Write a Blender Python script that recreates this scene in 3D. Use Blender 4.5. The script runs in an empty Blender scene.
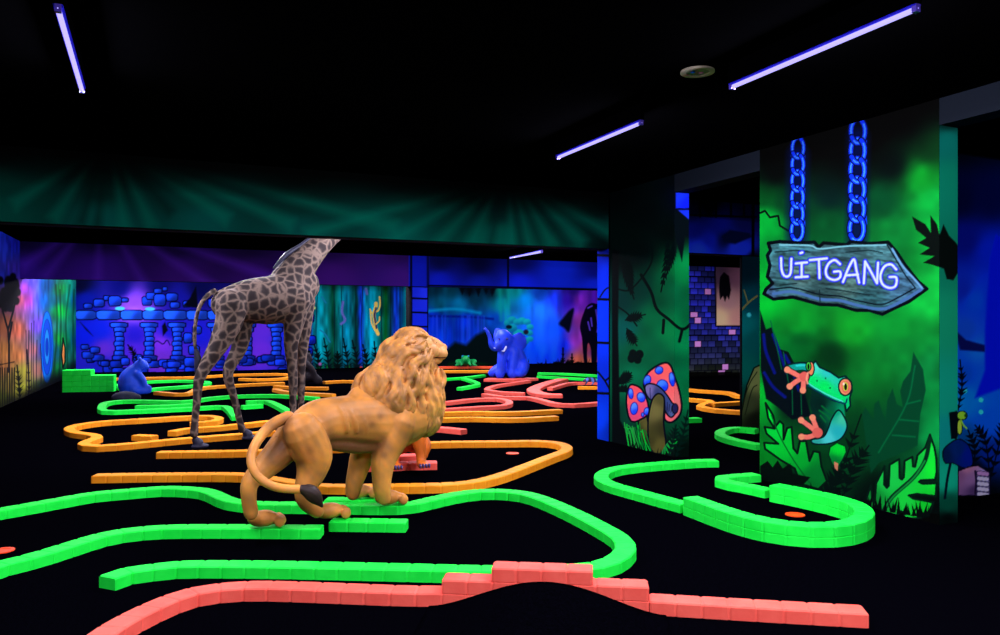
import bpy, bmesh, math, random
import numpy as np
from mathutils import Vector, Matrix
from mathutils.bvhtree import BVHTree
random.seed(7); rng = np.random.default_rng(7)
SC = bpy.context.scene; COL = SC.collection
F = 790.0; HC = 1.5; HY = 325.0
TA = 0.4418; CF = 1/math.sqrt(1+TA*TA); SF = TA*CF      # camera yaw (room runs along +y)
def cw(X, Z, z): return Vector((CF*X+SF*Z, -SF*X+CF*Z, z))   # camera-right, distance -> room coordinates
def at(px, py, h=0.0):                                  # floor-parallel plane at height h seen at a pixel
    Z = F*(HC-h)/(py-HY); return cw((px-500)/F*Z, Z, h)
def proj(P):                                            # room coordinates (n,3) -> photo pixels
    X = CF*P[:,0]-SF*P[:,1]; Z = np.maximum(SF*P[:,0]+CF*P[:,1], .05)
    return 500+F*X/Z, HY-F*(P[:,2]-HC)/Z
def lin(c):
    c = np.asarray(c, float)/255.0
    return np.where(c <= .04045, c/12.92, ((c+.055)/1.055)**2.4)
# ------------------------------------------------------------------ materials
def mat(name, rgb, rough=.6, spec=.3, emit=0, bump=None, noise=None, attr=None, gain=1.0):
    m = bpy.data.materials.new(name); m.use_nodes = True; nt = m.node_tree; b = nt.nodes['Principled BSDF']
    c = list(lin(rgb)*gain)+[1]
    b.inputs['Base Color'].default_value = c; b.inputs['Roughness'].default_value = rough
    b.inputs['Specular IOR Level'].default_value = spec
    if emit:
        b.inputs['Emission Color'].default_value = c; b.inputs['Emission Strength'].default_value = emit
        b.inputs['Base Color'].default_value = (0,0,0,1)
    tc = nt.nodes.new('ShaderNodeTexCoord')
    if attr:
        a = nt.nodes.new('ShaderNodeAttribute'); a.attribute_name = attr; nt.links.new(a.outputs['Color'], b.inputs['Base Color'])
    if noise:   # (scale, rgb2, low, high)
        n = nt.nodes.new('ShaderNodeTexNoise'); n.inputs['Scale'].default_value = noise[0]; n.inputs['Detail'].default_value = 4
        r = nt.nodes.new('ShaderNodeValToRGB'); r.color_ramp.elements[0].position = noise[2]; r.color_ramp.elements[1].position = noise[3]
        r.color_ramp.elements[0].color = c; r.color_ramp.elements[1].color = list(lin(noise[1])*gain)+[1]
        nt.links.new(tc.outputs['Object'], n.inputs['Vector']); nt.links.new(n.outputs['Fac'], r.inputs['Fac']); nt.links.new(r.outputs['Color'], b.inputs['Base Color'])
    if bump:    # (scale, strength)
        n = nt.nodes.new('ShaderNodeTexNoise'); n.inputs['Scale'].default_value = bump[0]; n.inputs['Detail'].default_value = 5
        bp = nt.nodes.new('ShaderNodeBump'); bp.inputs['Strength'].default_value = bump[1]; bp.inputs['Distance'].default_value = .01
        nt.links.new(tc.outputs['Object'], n.inputs['Vector']); nt.links.new(n.outputs['Fac'], bp.inputs['Height']); nt.links.new(bp.outputs['Normal'], b.inputs['Normal'])
    return m
PAINT = mat('airbrushed_wall_paint', (128,128,128), .8, .03, attr='Col')
PAINTS = mat('statue_paint', (128,128,128), .5, .25, attr='Col', bump=(40,.15))
CARPET = mat('black_carpet', (10,9,20), 1.0, 0, bump=(220,.5), noise=(60,(5,5,10),.3,.7), gain=.3)
BLACK = mat('matt_black_paint', (12,12,16), 1.0, 0, gain=.12)
GREEN = mat('fluorescent_green_foam', (34,255,74), .6, .06, noise=(9,(22,246,66),.35,.7), bump=(60,.1))
ORANGE = mat('fluorescent_orange_foam', (255,160,32), .6, .1, noise=(9,(248,142,24),.35,.7), bump=(60,.1))
PINK = mat('fluorescent_pink_foam', (255,104,88), .6, .1, noise=(9,(248,92,78),.35,.7), bump=(60,.1))
RED = mat('fluorescent_red_foam', (252,92,50), .55, .15)
CUP = mat('orange_cup_rim', (255,70,20), .5, .2)
HALO = mat('blue_halo_colour', (24,16,210), .6, .1)  # blue that stands in for the halo around a tube
GLOW = mat('violet_tube_glass', (170,160,255), .3, .3, emit=1.6)
CAPM = mat('tube_end_cap', (90,70,200), .4, .3)
# ------------------------------------------------------------------ object helpers
def link(name, me, m=None, parent=None, base=None):
    o = bpy.data.objects.new(name, me); COL.objects.link(o)
    if m: me.materials.append(m)
    if parent: o.parent = parent
    return o
def tag(o, label=None, cat=None, group=None, kind=None):
    if label: o['label'] = label
    if cat: o['category'] = cat
    if group: o['group'] = group
    if kind: o['kind'] = kind
    return o
def empty(name, loc, label, cat, group=None):
    o = bpy.data.objects.new(name, None); COL.objects.link(o); o.location = loc; o.empty_display_size = .1
    return tag(o, label, cat, group)
def from_bm(name, bm, m, parent=None, smooth=False):
    bmesh.ops.recalc_face_normals(bm, faces=bm.faces[:])
    me = bpy.data.meshes.new(name); bm.to_mesh(me); bm.free()
    if smooth: me.polygons.foreach_set('use_smooth', [True]*len(me.polygons))
    return link(name, me, m, parent)
def shift(me, v):
    me.transform(Matrix.Translation(-Vector(v)))
def box(bm, x0, x1, y0, y1, z0, z1):
    vs = [bm.verts.new((x, y, z)) for z in (z0, z1) for x, y in ((x0,y0),(x1,y0),(x1,y1),(x0,y1))]
    for f in ((0,3,2,1),(4,5,6,7),(0,1,5,4),(1,2,6,5),(2,3,7,6),(3,0,4,7)): bm.faces.new([vs[i] for i in f])
def cr(pts, n=6, closed=False):
    P = [np.array(p, float) for p in pts]; out = []; N = len(P)
    if N < 3: return [tuple(p) for p in P]
    rngi = range(N if closed else N-1)
    for i in rngi:
        p1, p2 = P[i], P[(i+1) % N]
        p0 = P[(i-1) % N] if (closed or i > 0) else 2*p1-p2
        p3 = P[(i+2) % N] if (closed or i < N-2) else 2*p2-p1
        for k in range(n):
            t = k/n; out.append(tuple(.5*((2*p1)+(-p0+p2)*t+(2*p0-5*p1+4*p2-p3)*t*t+(-p0+3*p1-3*p2+p3)*t**3)))
    if not closed: out.append(tuple(P[-1]))
    return out
# ------------------------------------------------------------------ mural painter (real paint on a real wall plane)
def vnoise(x, y, s, seed=0):
    x = x/s+seed*17.3; y = y/s+seed*9.1; xi = np.floor(x); yi = np.floor(y); fx = x-xi; fy = y-yi
    fx = fx*fx*(3-2*fx); fy = fy*fy*(3-2*fy)
    def h(a, b): v = np.sin(a*127.1+b*311.7+seed)*43758.5453; return v-np.floor(v)
    return (h(xi,yi)*(1-fx)+h(xi+1,yi)*fx)*(1-fy)+(h(xi,yi+1)*(1-fx)+h(xi+1,yi+1)*fx)*fy
class Mural:
    def __init__(s, O, U, V, w, h, du, dv, gain=1.0):
        s.O, s.U, s.V = np.array(O,float), np.array(U,float), np.array(V,float)
        s.nu, s.nv = max(2,int(w/du)), max(2,int(h/dv)); s.gain = gain
        u, v = np.meshgrid(np.linspace(0,w,s.nu+1), np.linspace(0,h,s.nv+1)); s.u, s.v = u.ravel(), v.ravel()
        s.P = s.O+s.u[:,None]*s.U+s.v[:,None]*s.V
        s.x, s.y = proj(s.P); s.c = np.zeros((len(s.u),3)); s.lay = np.zeros(len(s.u), int); s.names = ['']
        s.cur = 0
    def layer(s, name, label=None):
        if not name: s.cur = 0
        else: s.names.append((name, label)); s.cur = len(s.names)-1
    def col(s, c, m):
        if callable(c): return c(s.x[m], s.y[m])
        if isinstance(c, list):
            x, y = s.x[m], s.y[m]; W = np.zeros(len(x)); A = np.zeros((len(x),3))
            for (a, b, k) in c:
                w = 1/((x-a)**2+(y-b)**2+9)**1.6; W += w; A += w[:,None]*np.array(k,float)
            return A/W[:,None]
        return np.array(c, float)
    def bg(s, c): s.c[:] = s.col(c, np.ones(len(s.u), bool))
    def near(s, pts, pad):
        a = np.array(pts); return (s.x > a[:,0].min()-pad)&(s.x < a[:,0].max()+pad)&(s.y > a[:,1].min()-pad)&(s.y < a[:,1].max()+pad)
    def dist(s, pts, m, closed):
        x, y = s.x[m], s.y[m]; d = np.full(len(x), 1e9); n = len(pts)
        for i in range(n if closed else n-1):
            (ax, ay), (bx, by) = pts[i][:2], pts[(i+1)%n][:2]; ex, ey = bx-ax, by-ay; L = ex*ex+ey*ey+1e-9
            t = np.clip(((x-ax)*ex+(y-ay)*ey)/L, 0, 1); d = np.minimum(d, (x-ax-t*ex)**2+(y-ay-t*ey)**2)
        return np.sqrt(d)
    def mix(s, m, c, a):
        idx = np.nonzero(m)[0]; cc = s.col(c, m); s.c[idx] = s.c[idx]*(1-a[:,None])+cc*a[:,None]
        if s.cur: s.lay[idx[a > .5]] = s.cur
    def stroke(s, pts, w, c, soft=.6, al=1.0, smooth=True):
        if smooth and len(pts) > 2: pts = cr(pts, 5)
        if len(pts) == 1: pts = [pts[0], (pts[0][0]+.01, pts[0][1])]
        m = s.near(pts, w+soft*3)
        if not m.any(): return
        d = s.dist(pts, m, False); s.mix(m, c, al*np.clip((w/2-d)/max(soft,.01)+.5, 0, 1))
    def poly(s, pts, c, out=None, ow=1.6, soft=.6, smooth=False, al=1.0):
        if smooth: pts = cr(pts, 5, True)
        m = s.near(pts, 4+soft*2)
        if not m.any(): return
        x, y = s.x[m], s.y[m]; ins = np.zeros(len(x), bool); n = len(pts)
        for i in range(n):
            (ax, ay), (bx, by) = pts[i], pts[(i+1)%n]
            if ay == by: continue
            k = ((ay > y) != (by > y))&(x < (bx-ax)*(y-ay)/(by-ay)+ax); ins ^= k
        d = s.dist(pts, m, True); sd = np.where(ins, d, -d)
        if c is not None: s.mix(m, c, al*np.clip(sd/soft+.5, 0, 1))
        if out is not None: s.mix(m, out, np.clip((ow/2-np.abs(sd))/.5+.5, 0, 1))
    def ell(s, cx, cy, rx, ry, c, out=None, ow=1.4, soft=.6, rot=0, al=1.0):
        a = np.linspace(0, 2*np.pi, 20, endpoint=False); R = math.radians(rot)
        s.poly([(cx+rx*math.cos(t)*math.cos(R)-ry*math.sin(t)*math.sin(R), cy+rx*math.cos(t)*math.sin(R)+ry*math.sin(t)*math.cos(R)) for t in a], c, out, ow, soft, False, al)
    def grass(s, x0, x1, base, h, c, n, seed=0, lean=3):
        r = random.Random(seed)
        for i in range(n):
            x = r.uniform(x0,x1); b = base(x) if callable(base) else base; k = h*r.uniform(.4,1); w = r.uniform(1.2,2.6)
            s.poly([(x-w,b+4),(x+r.uniform(-lean,lean),b-k),(x+w,b+4)], c, soft=.5)
    def fern(s, pts, L, c, n=10, w=2.0, side=1.0):
        P = cr(pts, 8); s.stroke(P, 1.4, c, smooth=False)
        for i in range(n):
            k = int((i+1)/(n+1)*(len(P)-2)); a, b = P[k], P[k+1]; t = math.atan2(b[1]-a[1], b[0]-a[0]); l = L*math.sin(math.pi*(.12+.8*(i+1)/(n+1)))
            for sg in (-1,1):
                q = t+sg*.9*side; s.poly([(a[0]-w*math.sin(q),a[1]+w*math.cos(q)),(a[0]+l*math.cos(q),a[1]+l*math.sin(q)),(a[0]+w*math.sin(q),a[1]-w*math.cos(q))], c, soft=.5)
    def build(s, name, thick=None, parent=None, extra=None):
        c = np.clip(lin(np.clip(s.c,0,255))*s.gain, 0, .93); nu, nv = s.nu, s.nv
        j, i = np.meshgrid(np.arange(nv), np.arange(nu), indexing='ij'); a = (j*(nu+1)+i).ravel()
        Fc = np.stack([a, a+1, a+nu+2, a+nu+1], 1); fl = s.lay[a]
        N = np.cross(s.U, s.V); root = None
        for k in range(len(s.names)):
            fk = Fc[fl == k]
            if len(fk) == 0: continue
            used, inv = np.unique(fk, return_inverse=True); fk = inv.reshape(-1,4); V = s.P[used]; C = c[used]
            if k == 0 and thick:
                w = s.u.max(); h = s.v.max(); e = .004
                B = [s.O-N*d+s.U*p+s.V*q for d in (e, thick) for p, q in ((0,0),(w,0),(w,h),(0,h))]
                n0 = len(V); V = np.vstack([V, B]); C = np.vstack([C, np.tile(lin((8,8,14)),(8,1))])
                fk = np.vstack([fk, n0+np.array([(0,1,2,3),(7,6,5,4),(0,4,5,1),(1,5,6,2),(2,6,7,3),(3,7,4,0)])])
            me = bpy.data.meshes.new(name if k == 0 else s.names[k][0])
            me.vertices.add(len(V)); me.vertices.foreach_set('co', V.astype(np.float32).ravel())
            me.loops.add(fk.size); me.loops.foreach_set('vertex_index', fk.astype(np.int32).ravel())
            me.polygons.add(len(fk)); me.polygons.foreach_set('loop_start', np.arange(0, fk.size, 4, dtype=np.int32))
            me.update(); me.validate()
            ca = me.color_attributes.new('Col', 'FLOAT_COLOR', 'POINT')
            ca.data.foreach_set('color', np.hstack([C, np.ones((len(C),1))]).astype(np.float32).ravel())
            if k == 0:
                root = link(name, me, PAINT, parent)
                if parent is None: root['kind'] = 'structure'
            else:
                o = link(s.names[k][0], me, PAINT, root)
                if s.names[k][1]: o['label'] = s.names[k][1]
        return root
def T(pts, ox, oy, k): return [(ox+a/k, oy+b/k) for a, b in pts]
K0 = (2,3,6)

# ================================================================== THE ROOM
CEIL = 3.2; YB = 27.5; XW = 5.41; TH = .2
def slab(name, *b, m=BLACK):
    bm = bmesh.new(); box(bm, *b); o = from_bm(name, bm, m); o['kind'] = 'structure'; return o
slab('floor', -3.2, 19, -3.2, 28.2, -.12, 0, m=CARPET)
slab('ceiling', -3.2, 19, -3.2, 28.2, CEIL, CEIL+.12)
slab('wall_behind_camera', -3.2, 19, -3.2, -3.0, 0, CEIL)
slab('wall_right_outer', 18.6, 18.8, -3.0, 18.6, 0, CEIL)
slab('wall_left_near', -3.0, -2.8, -3.0, 10.0, 0, CEIL)
# lintels over the openings of the right wall
slab('trim_1', XW, XW+TH, 6.0, 7.37, 3.0, CEIL, m=mat('lintel_paint', (12,17,26), .8, .05))
slab('trim_2', XW, XW+TH, 1.2, 4.09, 3.0, CEIL, m=bpy.data.materials['lintel_paint'])
slab('wall_right_near', XW, XW+TH, -3.0, 1.2, 0, CEIL)

G_R = .8
# ---- right wall panel with the exit sign
def paint_right(M):
    M.bg([(760,130,(0,2,3)),(800,140,(0,2,3)),(850,115,(0,3,3)),(905,120,(0,4,4)),(935,100,(2,6,4)),(775,172,(0,6,5)),(850,165,(0,10,8)),(890,165,(0,10,8)),(930,150,(3,45,15)),(765,196,(0,70,22)),(785,200,(0,50,20)),(830,195,(0,26,22)),(880,200,(0,55,25)),
      (925,178,(5,125,30)),(935,200,(5,140,45)),(935,240,(5,150,45)),(890,235,(3,100,35)),(830,225,(0,75,30)),(764,220,(0,150,42)),(764,300,(0,170,40)),(935,300,(10,160,50)),(800,320,(5,140,35)),(850,330,(10,150,35)),(900,330,(5,135,40)),
      (830,355,(0,50,18)),(800,345,(0,90,30)),(870,372,(5,110,35)),(930,370,(5,120,50)),(905,350,(5,120,40)),(900,430,(0,60,30)),(860,440,(0,55,24)),(935,430,(5,140,60)),(800,480,(0,40,20)),(880,500,(0,12,9)),(930,516,(0,5,5)),(765,460,(0,140,34)),(790,400,(0,30,20)),(763,400,(0,160,40))])
    n = vnoise(M.x, M.y, 22, 1)*.6+vnoise(M.x, M.y, 9, 2)*.4; M.c *= (.78+.44*n)[:,None]
    yb = 178-np.maximum(0, M.x-862)*.75; M.c *= np.clip((M.y-(yb-22))/44, .02, 1)[:,None]      # background green fades to near black towards the top
    # wall end strip is a cooler teal
    M.layer('painted_palm_leaf', 'black palm leaf painted near the top of the green wall')
    M.poly(T([(460,322),(500,345),(517,372),(515,318),(535,345),(542,375),(555,345),(572,380),(592,400),(620,440),(600,490),(585,515),(565,512),(556,480),(520,468),(493,462),(528,442),(483,437),(513,417),(478,402),(503,387),(472,362)],760,110,3.025), (2,8,6), soft=.8)
    M.layer(None)
    M.stroke(T([(0,312),(15,305),(30,325),(55,320),(60,350),(85,365)],760,110,3.025), 2, (0,8,6), smooth=False)
    # black ferns and dark leaves
    dk = (0,10,12)
    M.poly(T([(58,30),(75,85),(92,78),(110,140),(140,150),(160,190),(190,280),(205,335),(150,345),(110,310),(75,285),(60,200)],740,300,2.885), (0,10,18), soft=1.2)
    for a in ([(68,100),(75,150),(100,210)],[(95,100),(118,160),(135,210)],[(70,210),(95,250),(130,280)],[(130,160),(150,200),(170,260)]): M.stroke(T(a,740,300,2.885), 3.2, (4,16,110), soft=1.5)
    for a in ([(88,60),(105,130),(120,200)],[(150,230),(152,330)],[(175,250),(178,330)],[(125,150),(140,240)]): M.stroke(T(a,740,300,2.885), 1, (0,90,50), soft=1)
    M.poly(T([(500,150),(528,200),(536,260),(520,330),(512,420),(470,440),(400,470),(378,500),(368,440),(352,330),(362,310),(385,345),(388,300),(400,290),(412,330),(420,345),(425,290),(440,255),(452,300),(470,310),(462,262),(470,235),(492,205)],740,300,2.885), (0,62,34), soft=1.2)
    for a in ([(505,190),(480,300),(400,440)],[(480,300),(520,290)],[(460,345),(515,350)],[(440,390),(505,395)]): M.stroke(T(a,740,300,2.885), 1.6, (0,95,50), soft=1.2)
    for a in ([(255,590),(290,500),(350,330)],[(300,560),(330,480),(372,420)],[(230,590),(260,540),(300,470)]):
        M.fern(T(a,740,300,2.885), 15, (0,16,12), 9, 2.4)
    M.layer('painted_split_leaf', 'bright green split leaf painted at the left foot of the green wall')
    M.poly(T([(62,250),(92,300),(100,345),(118,322),(132,335),(133,395),(147,350),(165,345),(172,430),(188,450),(198,402),(222,402),(236,480),(252,442),(276,446),(283,500),(305,560),(272,592),(200,572),(178,510),(120,475),(60,432),(56,408),(112,412),(66,372),(58,345),(98,352),(72,310)],750,340,3.969),
        [(768,412,(0,230,60)),(775,432,(0,215,60)),(790,446,(0,200,50)),(800,460,(0,170,45)),(815,475,(0,120,40)),(810,485,(0,110,35))], (0,22,14), 2.2, .8)
    M.stroke(T([(85,300),(120,385),(175,480),(240,570)],750,340,3.969), 1.1, (0,90,30), soft=.7)
    M.layer(None)
    M.poly(T([(40,500),(70,480),(90,505),(110,478),(130,510),(160,490),(170,530),(240,545),(210,575),(40,575)],750,340,3.969), (0,12,8), soft=.8)
    M.layer('painted_leaf', 'large bright green leaf painted low on the green wall')
    L = T([(370,130),(394,200),(404,260),(405,330),(398,368),(322,372),(312,380),(330,390),(405,388),(400,456),(300,444),(258,452),(280,468),(388,490),(362,560),(290,575),(230,570),(235,545),(215,535),(190,560),(130,548),(45,512),(33,470),(58,398),(66,480),(78,490),(85,388),(130,298),(128,395),(142,412),(152,400),(157,290),(207,260),(210,360),(222,368),(232,355),(236,270),(277,248),(280,298),(292,300),(304,240),(345,200)],860,410,5.29)
    M.poly(L, [(930,440,(20,225,60)),(935,470,(15,235,50)),(925,505,(10,200,40)),(890,480,(20,200,70)),(872,500,(10,130,45)),(905,500,(20,215,60)),(915,462,(15,190,60)),(885,510,(10,160,50))], (0,26,16), 2.2, .7)
    M.stroke(T([(118,545),(170,460),(285,355),(345,265),(370,150)],860,410,5.29), 4.2, (0,40,22), soft=.8)
    M.stroke(T([(122,540),(172,462),(285,358),(343,270)],860,410,5.29), 1.9, (10,130,50), soft=.8)
    M.layer(None)
    # frog
    q = lambda p: T(p,750,340,3.969)
    M.layer('painted_frog', 'green tree frog with orange eyes and orange fingers painted on the wall')
    ol = (0,26,30)
    M.poly(q([(262,195),(320,228),(372,255),(378,300),(350,360),(322,420),(262,395),(250,300),(236,250),(245,200)]), [(820,405,(0,30,26)),(830,412,(0,90,55)),(842,412,(0,140,90)),(815,425,(0,30,26))], None, soft=1.5)
    for a in ([(275,280),(305,300),(320,320)],[(285,262),(310,282),(330,290)],[(280,300),(300,325)]): M.stroke(q(a), 1.6, (0,100,45), soft=1)
    M.poly(q([(318,425),(345,408),(378,422),(382,445),(365,480),(345,512),(325,490),(312,455)]), [(838,448,(0,215,50)),(834,462,(0,120,45))], (0,40,22), 1.2)
    M.poly(q([(333,482),(350,490),(348,520),(336,508)]), (205,120,90))
    arm = q([(352,278),(380,318),(384,352),(360,392),(310,412),(255,412),(245,396),(290,385),(310,352),(325,312)])
    M.poly(arm, [(842,418,(60,190,150)),(838,432,(30,170,175)),(828,438,(70,200,200)),(816,442,(40,160,150)),(836,412,(0,150,110))], ol, 1.6, smooth=True)
    M.stroke(q([(247,118),(215,104),(180,106),(150,112)]), 8.5, ol); M.stroke(q([(250,118),(215,106),(180,108),(152,114)]), 6.2, (10,160,140), soft=1)
    M.stroke(q([(240,110),(215,100),(185,102)]), 2, (40,210,200), soft=1)
    head = q([(228,165),(238,135),(246,100),(260,83),(276,108),(320,128),(352,150),(378,143),(400,165),(405,200),(396,228),(398,262),(382,283),(376,252),(330,240),(270,205),(236,188)])
    M.poly(head, [(815,366,(70,220,190)),(812,382,(0,225,100)),(825,386,(0,230,90)),(835,378,(30,200,160)),(838,400,(0,225,100)),(848,405,(0,200,110)),(850,380,(20,190,140)),(828,372,(40,195,185))], ol, 1.8)
    M.stroke(q([(230,180),(262,200),(320,232),(374,252),(385,235)]), 1.6, (0,60,80)); M.stroke(q([(232,172),(262,192),(318,222),(368,244)]), 1.1, (80,220,220), soft=.8)
    M.ell(*q([(242,114)])[0], 3.2, 7, (235,130,85), ol, 1.2); M.ell(*q([(232,104)])[0], 2.6, 4.6, (60,190,60), ol, 1); M.ell(*q([(232,106)])[0], 1.0, 3, (0,10,5))
    ex, ey = q([(378,186)])[0]
    M.ell(ex, ey, 6.6, 8.6, (232,140,95), ol, 1.5); M.ell(ex+.7, ey, 4.6, 6.3, (220,105,85)); M.ell(ex+.3, ey-.3, 2.6, 4.6, (190,200,60)); M.ell(ex+.4, ey, 1.4, 3.5, (5,20,5)); M.ell(ex-1.6, ey-3, 1, 1.4, (255,225,200))
    for p in ((266,162),(318,190),(300,152)): M.ell(*q([p])[0], .8, 1, (0,110,60))
    hc = (240,115,100); hd = (222,95,85)
    for W, cc in ((6.6,ol),(4.8,None)):
        for a in ([(205,150),(180,135),(148,118)],[(200,155),(178,168),(158,184)],[(212,160),(212,180),(210,200)],[(262,362),(230,338),(203,318)],[(268,360),(258,335),(248,308)],[(262,375),(232,385),(204,384)]):
            M.stroke(q(a), W, cc or hc, soft=.7); M.stroke([q([a[-1]])[0]], W+1.6, cc or (240,140,105), soft=.7)
        for p, r in (((215,145),4.8),((268,368),5.2)): M.ell(*q([p])[0], r+(1 if cc else 0), r+(1 if cc else 0), cc or hd)
    M.stroke(q([(230,130),(225,150),(228,172)]), 2, (245,150,120), soft=1)
    M.layer(None)
    # grass and dark foot
    M.grass(762, 945, lambda x: 486+(x-760)*.17, 13, (0,8,6), 70, 3, 5)
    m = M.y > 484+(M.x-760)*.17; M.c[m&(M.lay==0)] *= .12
    # chains
    for nm, cx, y0, y1, n, r0, dx in (('left', 798,141,240,6,6.0,-1), ('right', 858,123,240,6,7.4,-1.5)):
        M.stroke([(cx,y0+14),(cx-1,y1)], 19, (0,6,62), soft=10, al=.85)
        M.layer('painted_chain', 'glowing blue chain painted above the %s half of the exit sign' % nm)
        st = (y1-y0)/n
        def link_(k, half):
            cy = y0+st*(k+.42); a0 = (-60,150) if half else (150,300)
            P = [(cx+dx*(k/n)+r0*math.cos(math.radians(t))*.95, cy+st*.62*math.sin(math.radians(t))) for t in np.linspace(a0[0], a0[1], 10)]
            b = min(1, .8+k*.1)
            M.stroke(P, r0*.92, (0,2,36), smooth=False); M.stroke(P, r0*.58, (8*b,50*b,255*b), smooth=False, soft=1); M.stroke(P[1:-1], r0*.22, (60*b,140*b,255*b), smooth=False, soft=.8)
        for k in range(n):
            if k: 
                cy = y0+st*(k-.05)
                for sg in (-1,1): M.stroke([(cx+sg*r0*.95,cy-st*.2),(cx+sg*r0*1.02,cy+st*.22)], r0*.42, (8,50,225))
            link_(k, False)
        for k in range(n): link_(k, True)
        M.layer(None)
    # the wooden arrow sign
    z = lambda p: T(p,760,110,3.025)
    M.layer('painted_sign', 'weathered wooden arrow sign reading UITGANG painted on the green wall')
    S = z([(25,403),(60,398),(120,402),(165,400),(178,415),(192,402),(262,408),(275,398),(330,404),(388,400),(412,428),(440,470),(478,518),(505,541),(450,580),(405,600),(370,618),(330,606),(290,606),(235,590),(180,588),(100,566),(40,572),(12,556),(18,542),(38,524),(22,504),(30,470),(22,440),(32,425)])
    M.poly(S, [(775,250,(60,120,125)),(800,255,(55,110,120)),(850,255,(50,90,95)),(885,255,(70,125,130)),(780,285,(50,100,100)),(820,290,(45,80,80)),(870,300,(45,95,100)),(905,285,(70,120,150)),(800,272,(90,130,120)),(850,280,(80,120,110)),(770,292,(70,110,150))], (0,6,16), 3.4, .7)
    m = (M.lay == M.cur); xx, yy = M.x[m], M.y[m]; yr = yy-(xx-768)*.115
    g = vnoise(xx*.16, yr, 2.3, 5)*.6+vnoise(xx*.4, yr, 1.3, 6)*.4; M.c[m] *= (.38+.9*g)[:,None]
    M.stroke(z([(40,556),(100,550),(180,572),(240,576),(300,592),(370,602),(430,578),(488,543)]), 3.0, (60,100,150), soft=.9)
    M.stroke(z([(30,543),(100,538),(180,558),(240,563),(300,578),(368,588),(420,566),(470,538)]), 1.3, (0,10,20))
    M.stroke(z([(385,408),(410,450),(440,500),(470,538)]), 1.3, (0,12,22)); M.stroke(z([(400,420),(430,470),(470,515),(490,538)]), 2.0, (95,150,190), soft=.8)
    M.stroke(z([(60,408),(150,410),(180,420),(260,412),(380,408)]), 1.4, (110,180,190), soft=.8)
    for a in ([(180,545),(182,585)],[(45,430),(110,425),(150,430)],[(200,540),(260,548),(330,560)],[(260,430),(330,425),(370,432)],[(60,530),(110,525)]): M.stroke(z(a), 1.1, (10,30,34))
    let = [[(64,448),(65,480),(72,500),(85,503),(93,490),(95,450)],
      [(126,463),(126,505)],[(108,464),(142,461)],[(108,506),(144,504)],[(122,433),(128,431)],
      [(151,454),(202,449)],[(178,452),(180,508)],
      [(242,466),(226,454),(208,464),(199,486),(205,506),(225,514),(242,506),(242,489),(224,489)],
      [(251,520),(268,478),(284,452),(292,486),(300,522)],[(262,500),(296,498)],
      [(314,524),(318,458),(336,490),(354,524),(357,462)],
      [(412,482),(396,467),(376,474),(364,502),(371,527),(391,538),(410,532),(412,507),(392,505)]]
    for w, c in ((5.2,(14,24,170)),(3.9,(60,70,255)),(2.2,(190,205,255))):
        for a in let: M.stroke(z(a), w, c, soft=.8, smooth=len(a) > 3 and a[0] != (314,524))
    M.layer(None)
yR0, yR1 = 4.09, 6.0
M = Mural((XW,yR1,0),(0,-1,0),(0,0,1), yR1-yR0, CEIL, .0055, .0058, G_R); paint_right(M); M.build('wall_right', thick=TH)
def paint_right_end(M):
    M.bg([(948,120,(2,30,26)),(948,140,(5,110,95)),(948,180,(5,120,90)),(948,260,(5,110,80)),(948,320,(10,130,90)),(948,400,(8,140,110)),(948,430,(6,130,120)),(948,480,(8,160,120)),(948,505,(0,70,50)),(948,520,(0,6,6))])
    M.poly(T([(460,322),(545,375),(555,345),(572,380),(592,400),(620,440),(600,490),(585,515),(565,512),(556,480),(520,468)],760,110,3.025), (2,8,6), soft=.8)
    paint_side_things(M)
def paint_side_things(M):
    q = lambda p: T(p,900,380,4.23)
    M.poly(q([(207,138),(240,130),(262,150),(250,215),(240,250),(216,250)]), (0,6,14), soft=.8)
    M.stroke(q([(215,345),(200,420),(190,500)]), 2.6, (0,16,28))
    M.poly(q([(182,300),(215,265),(250,250),(285,270),(304,310),(306,360),(270,372),(225,352),(190,350)]), [(945,455,(0,22,60)),(958,450,(0,30,90)),(968,455,(0,20,120))], (0,5,20), 1.2, smooth=True)
M = Mural((XW-.001,yR0-.003,0),(1,0,0),(0,0,1), TH, CEIL, .008, .008, 1.1); paint_right_end(M); M.build('wall_right_end')

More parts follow.
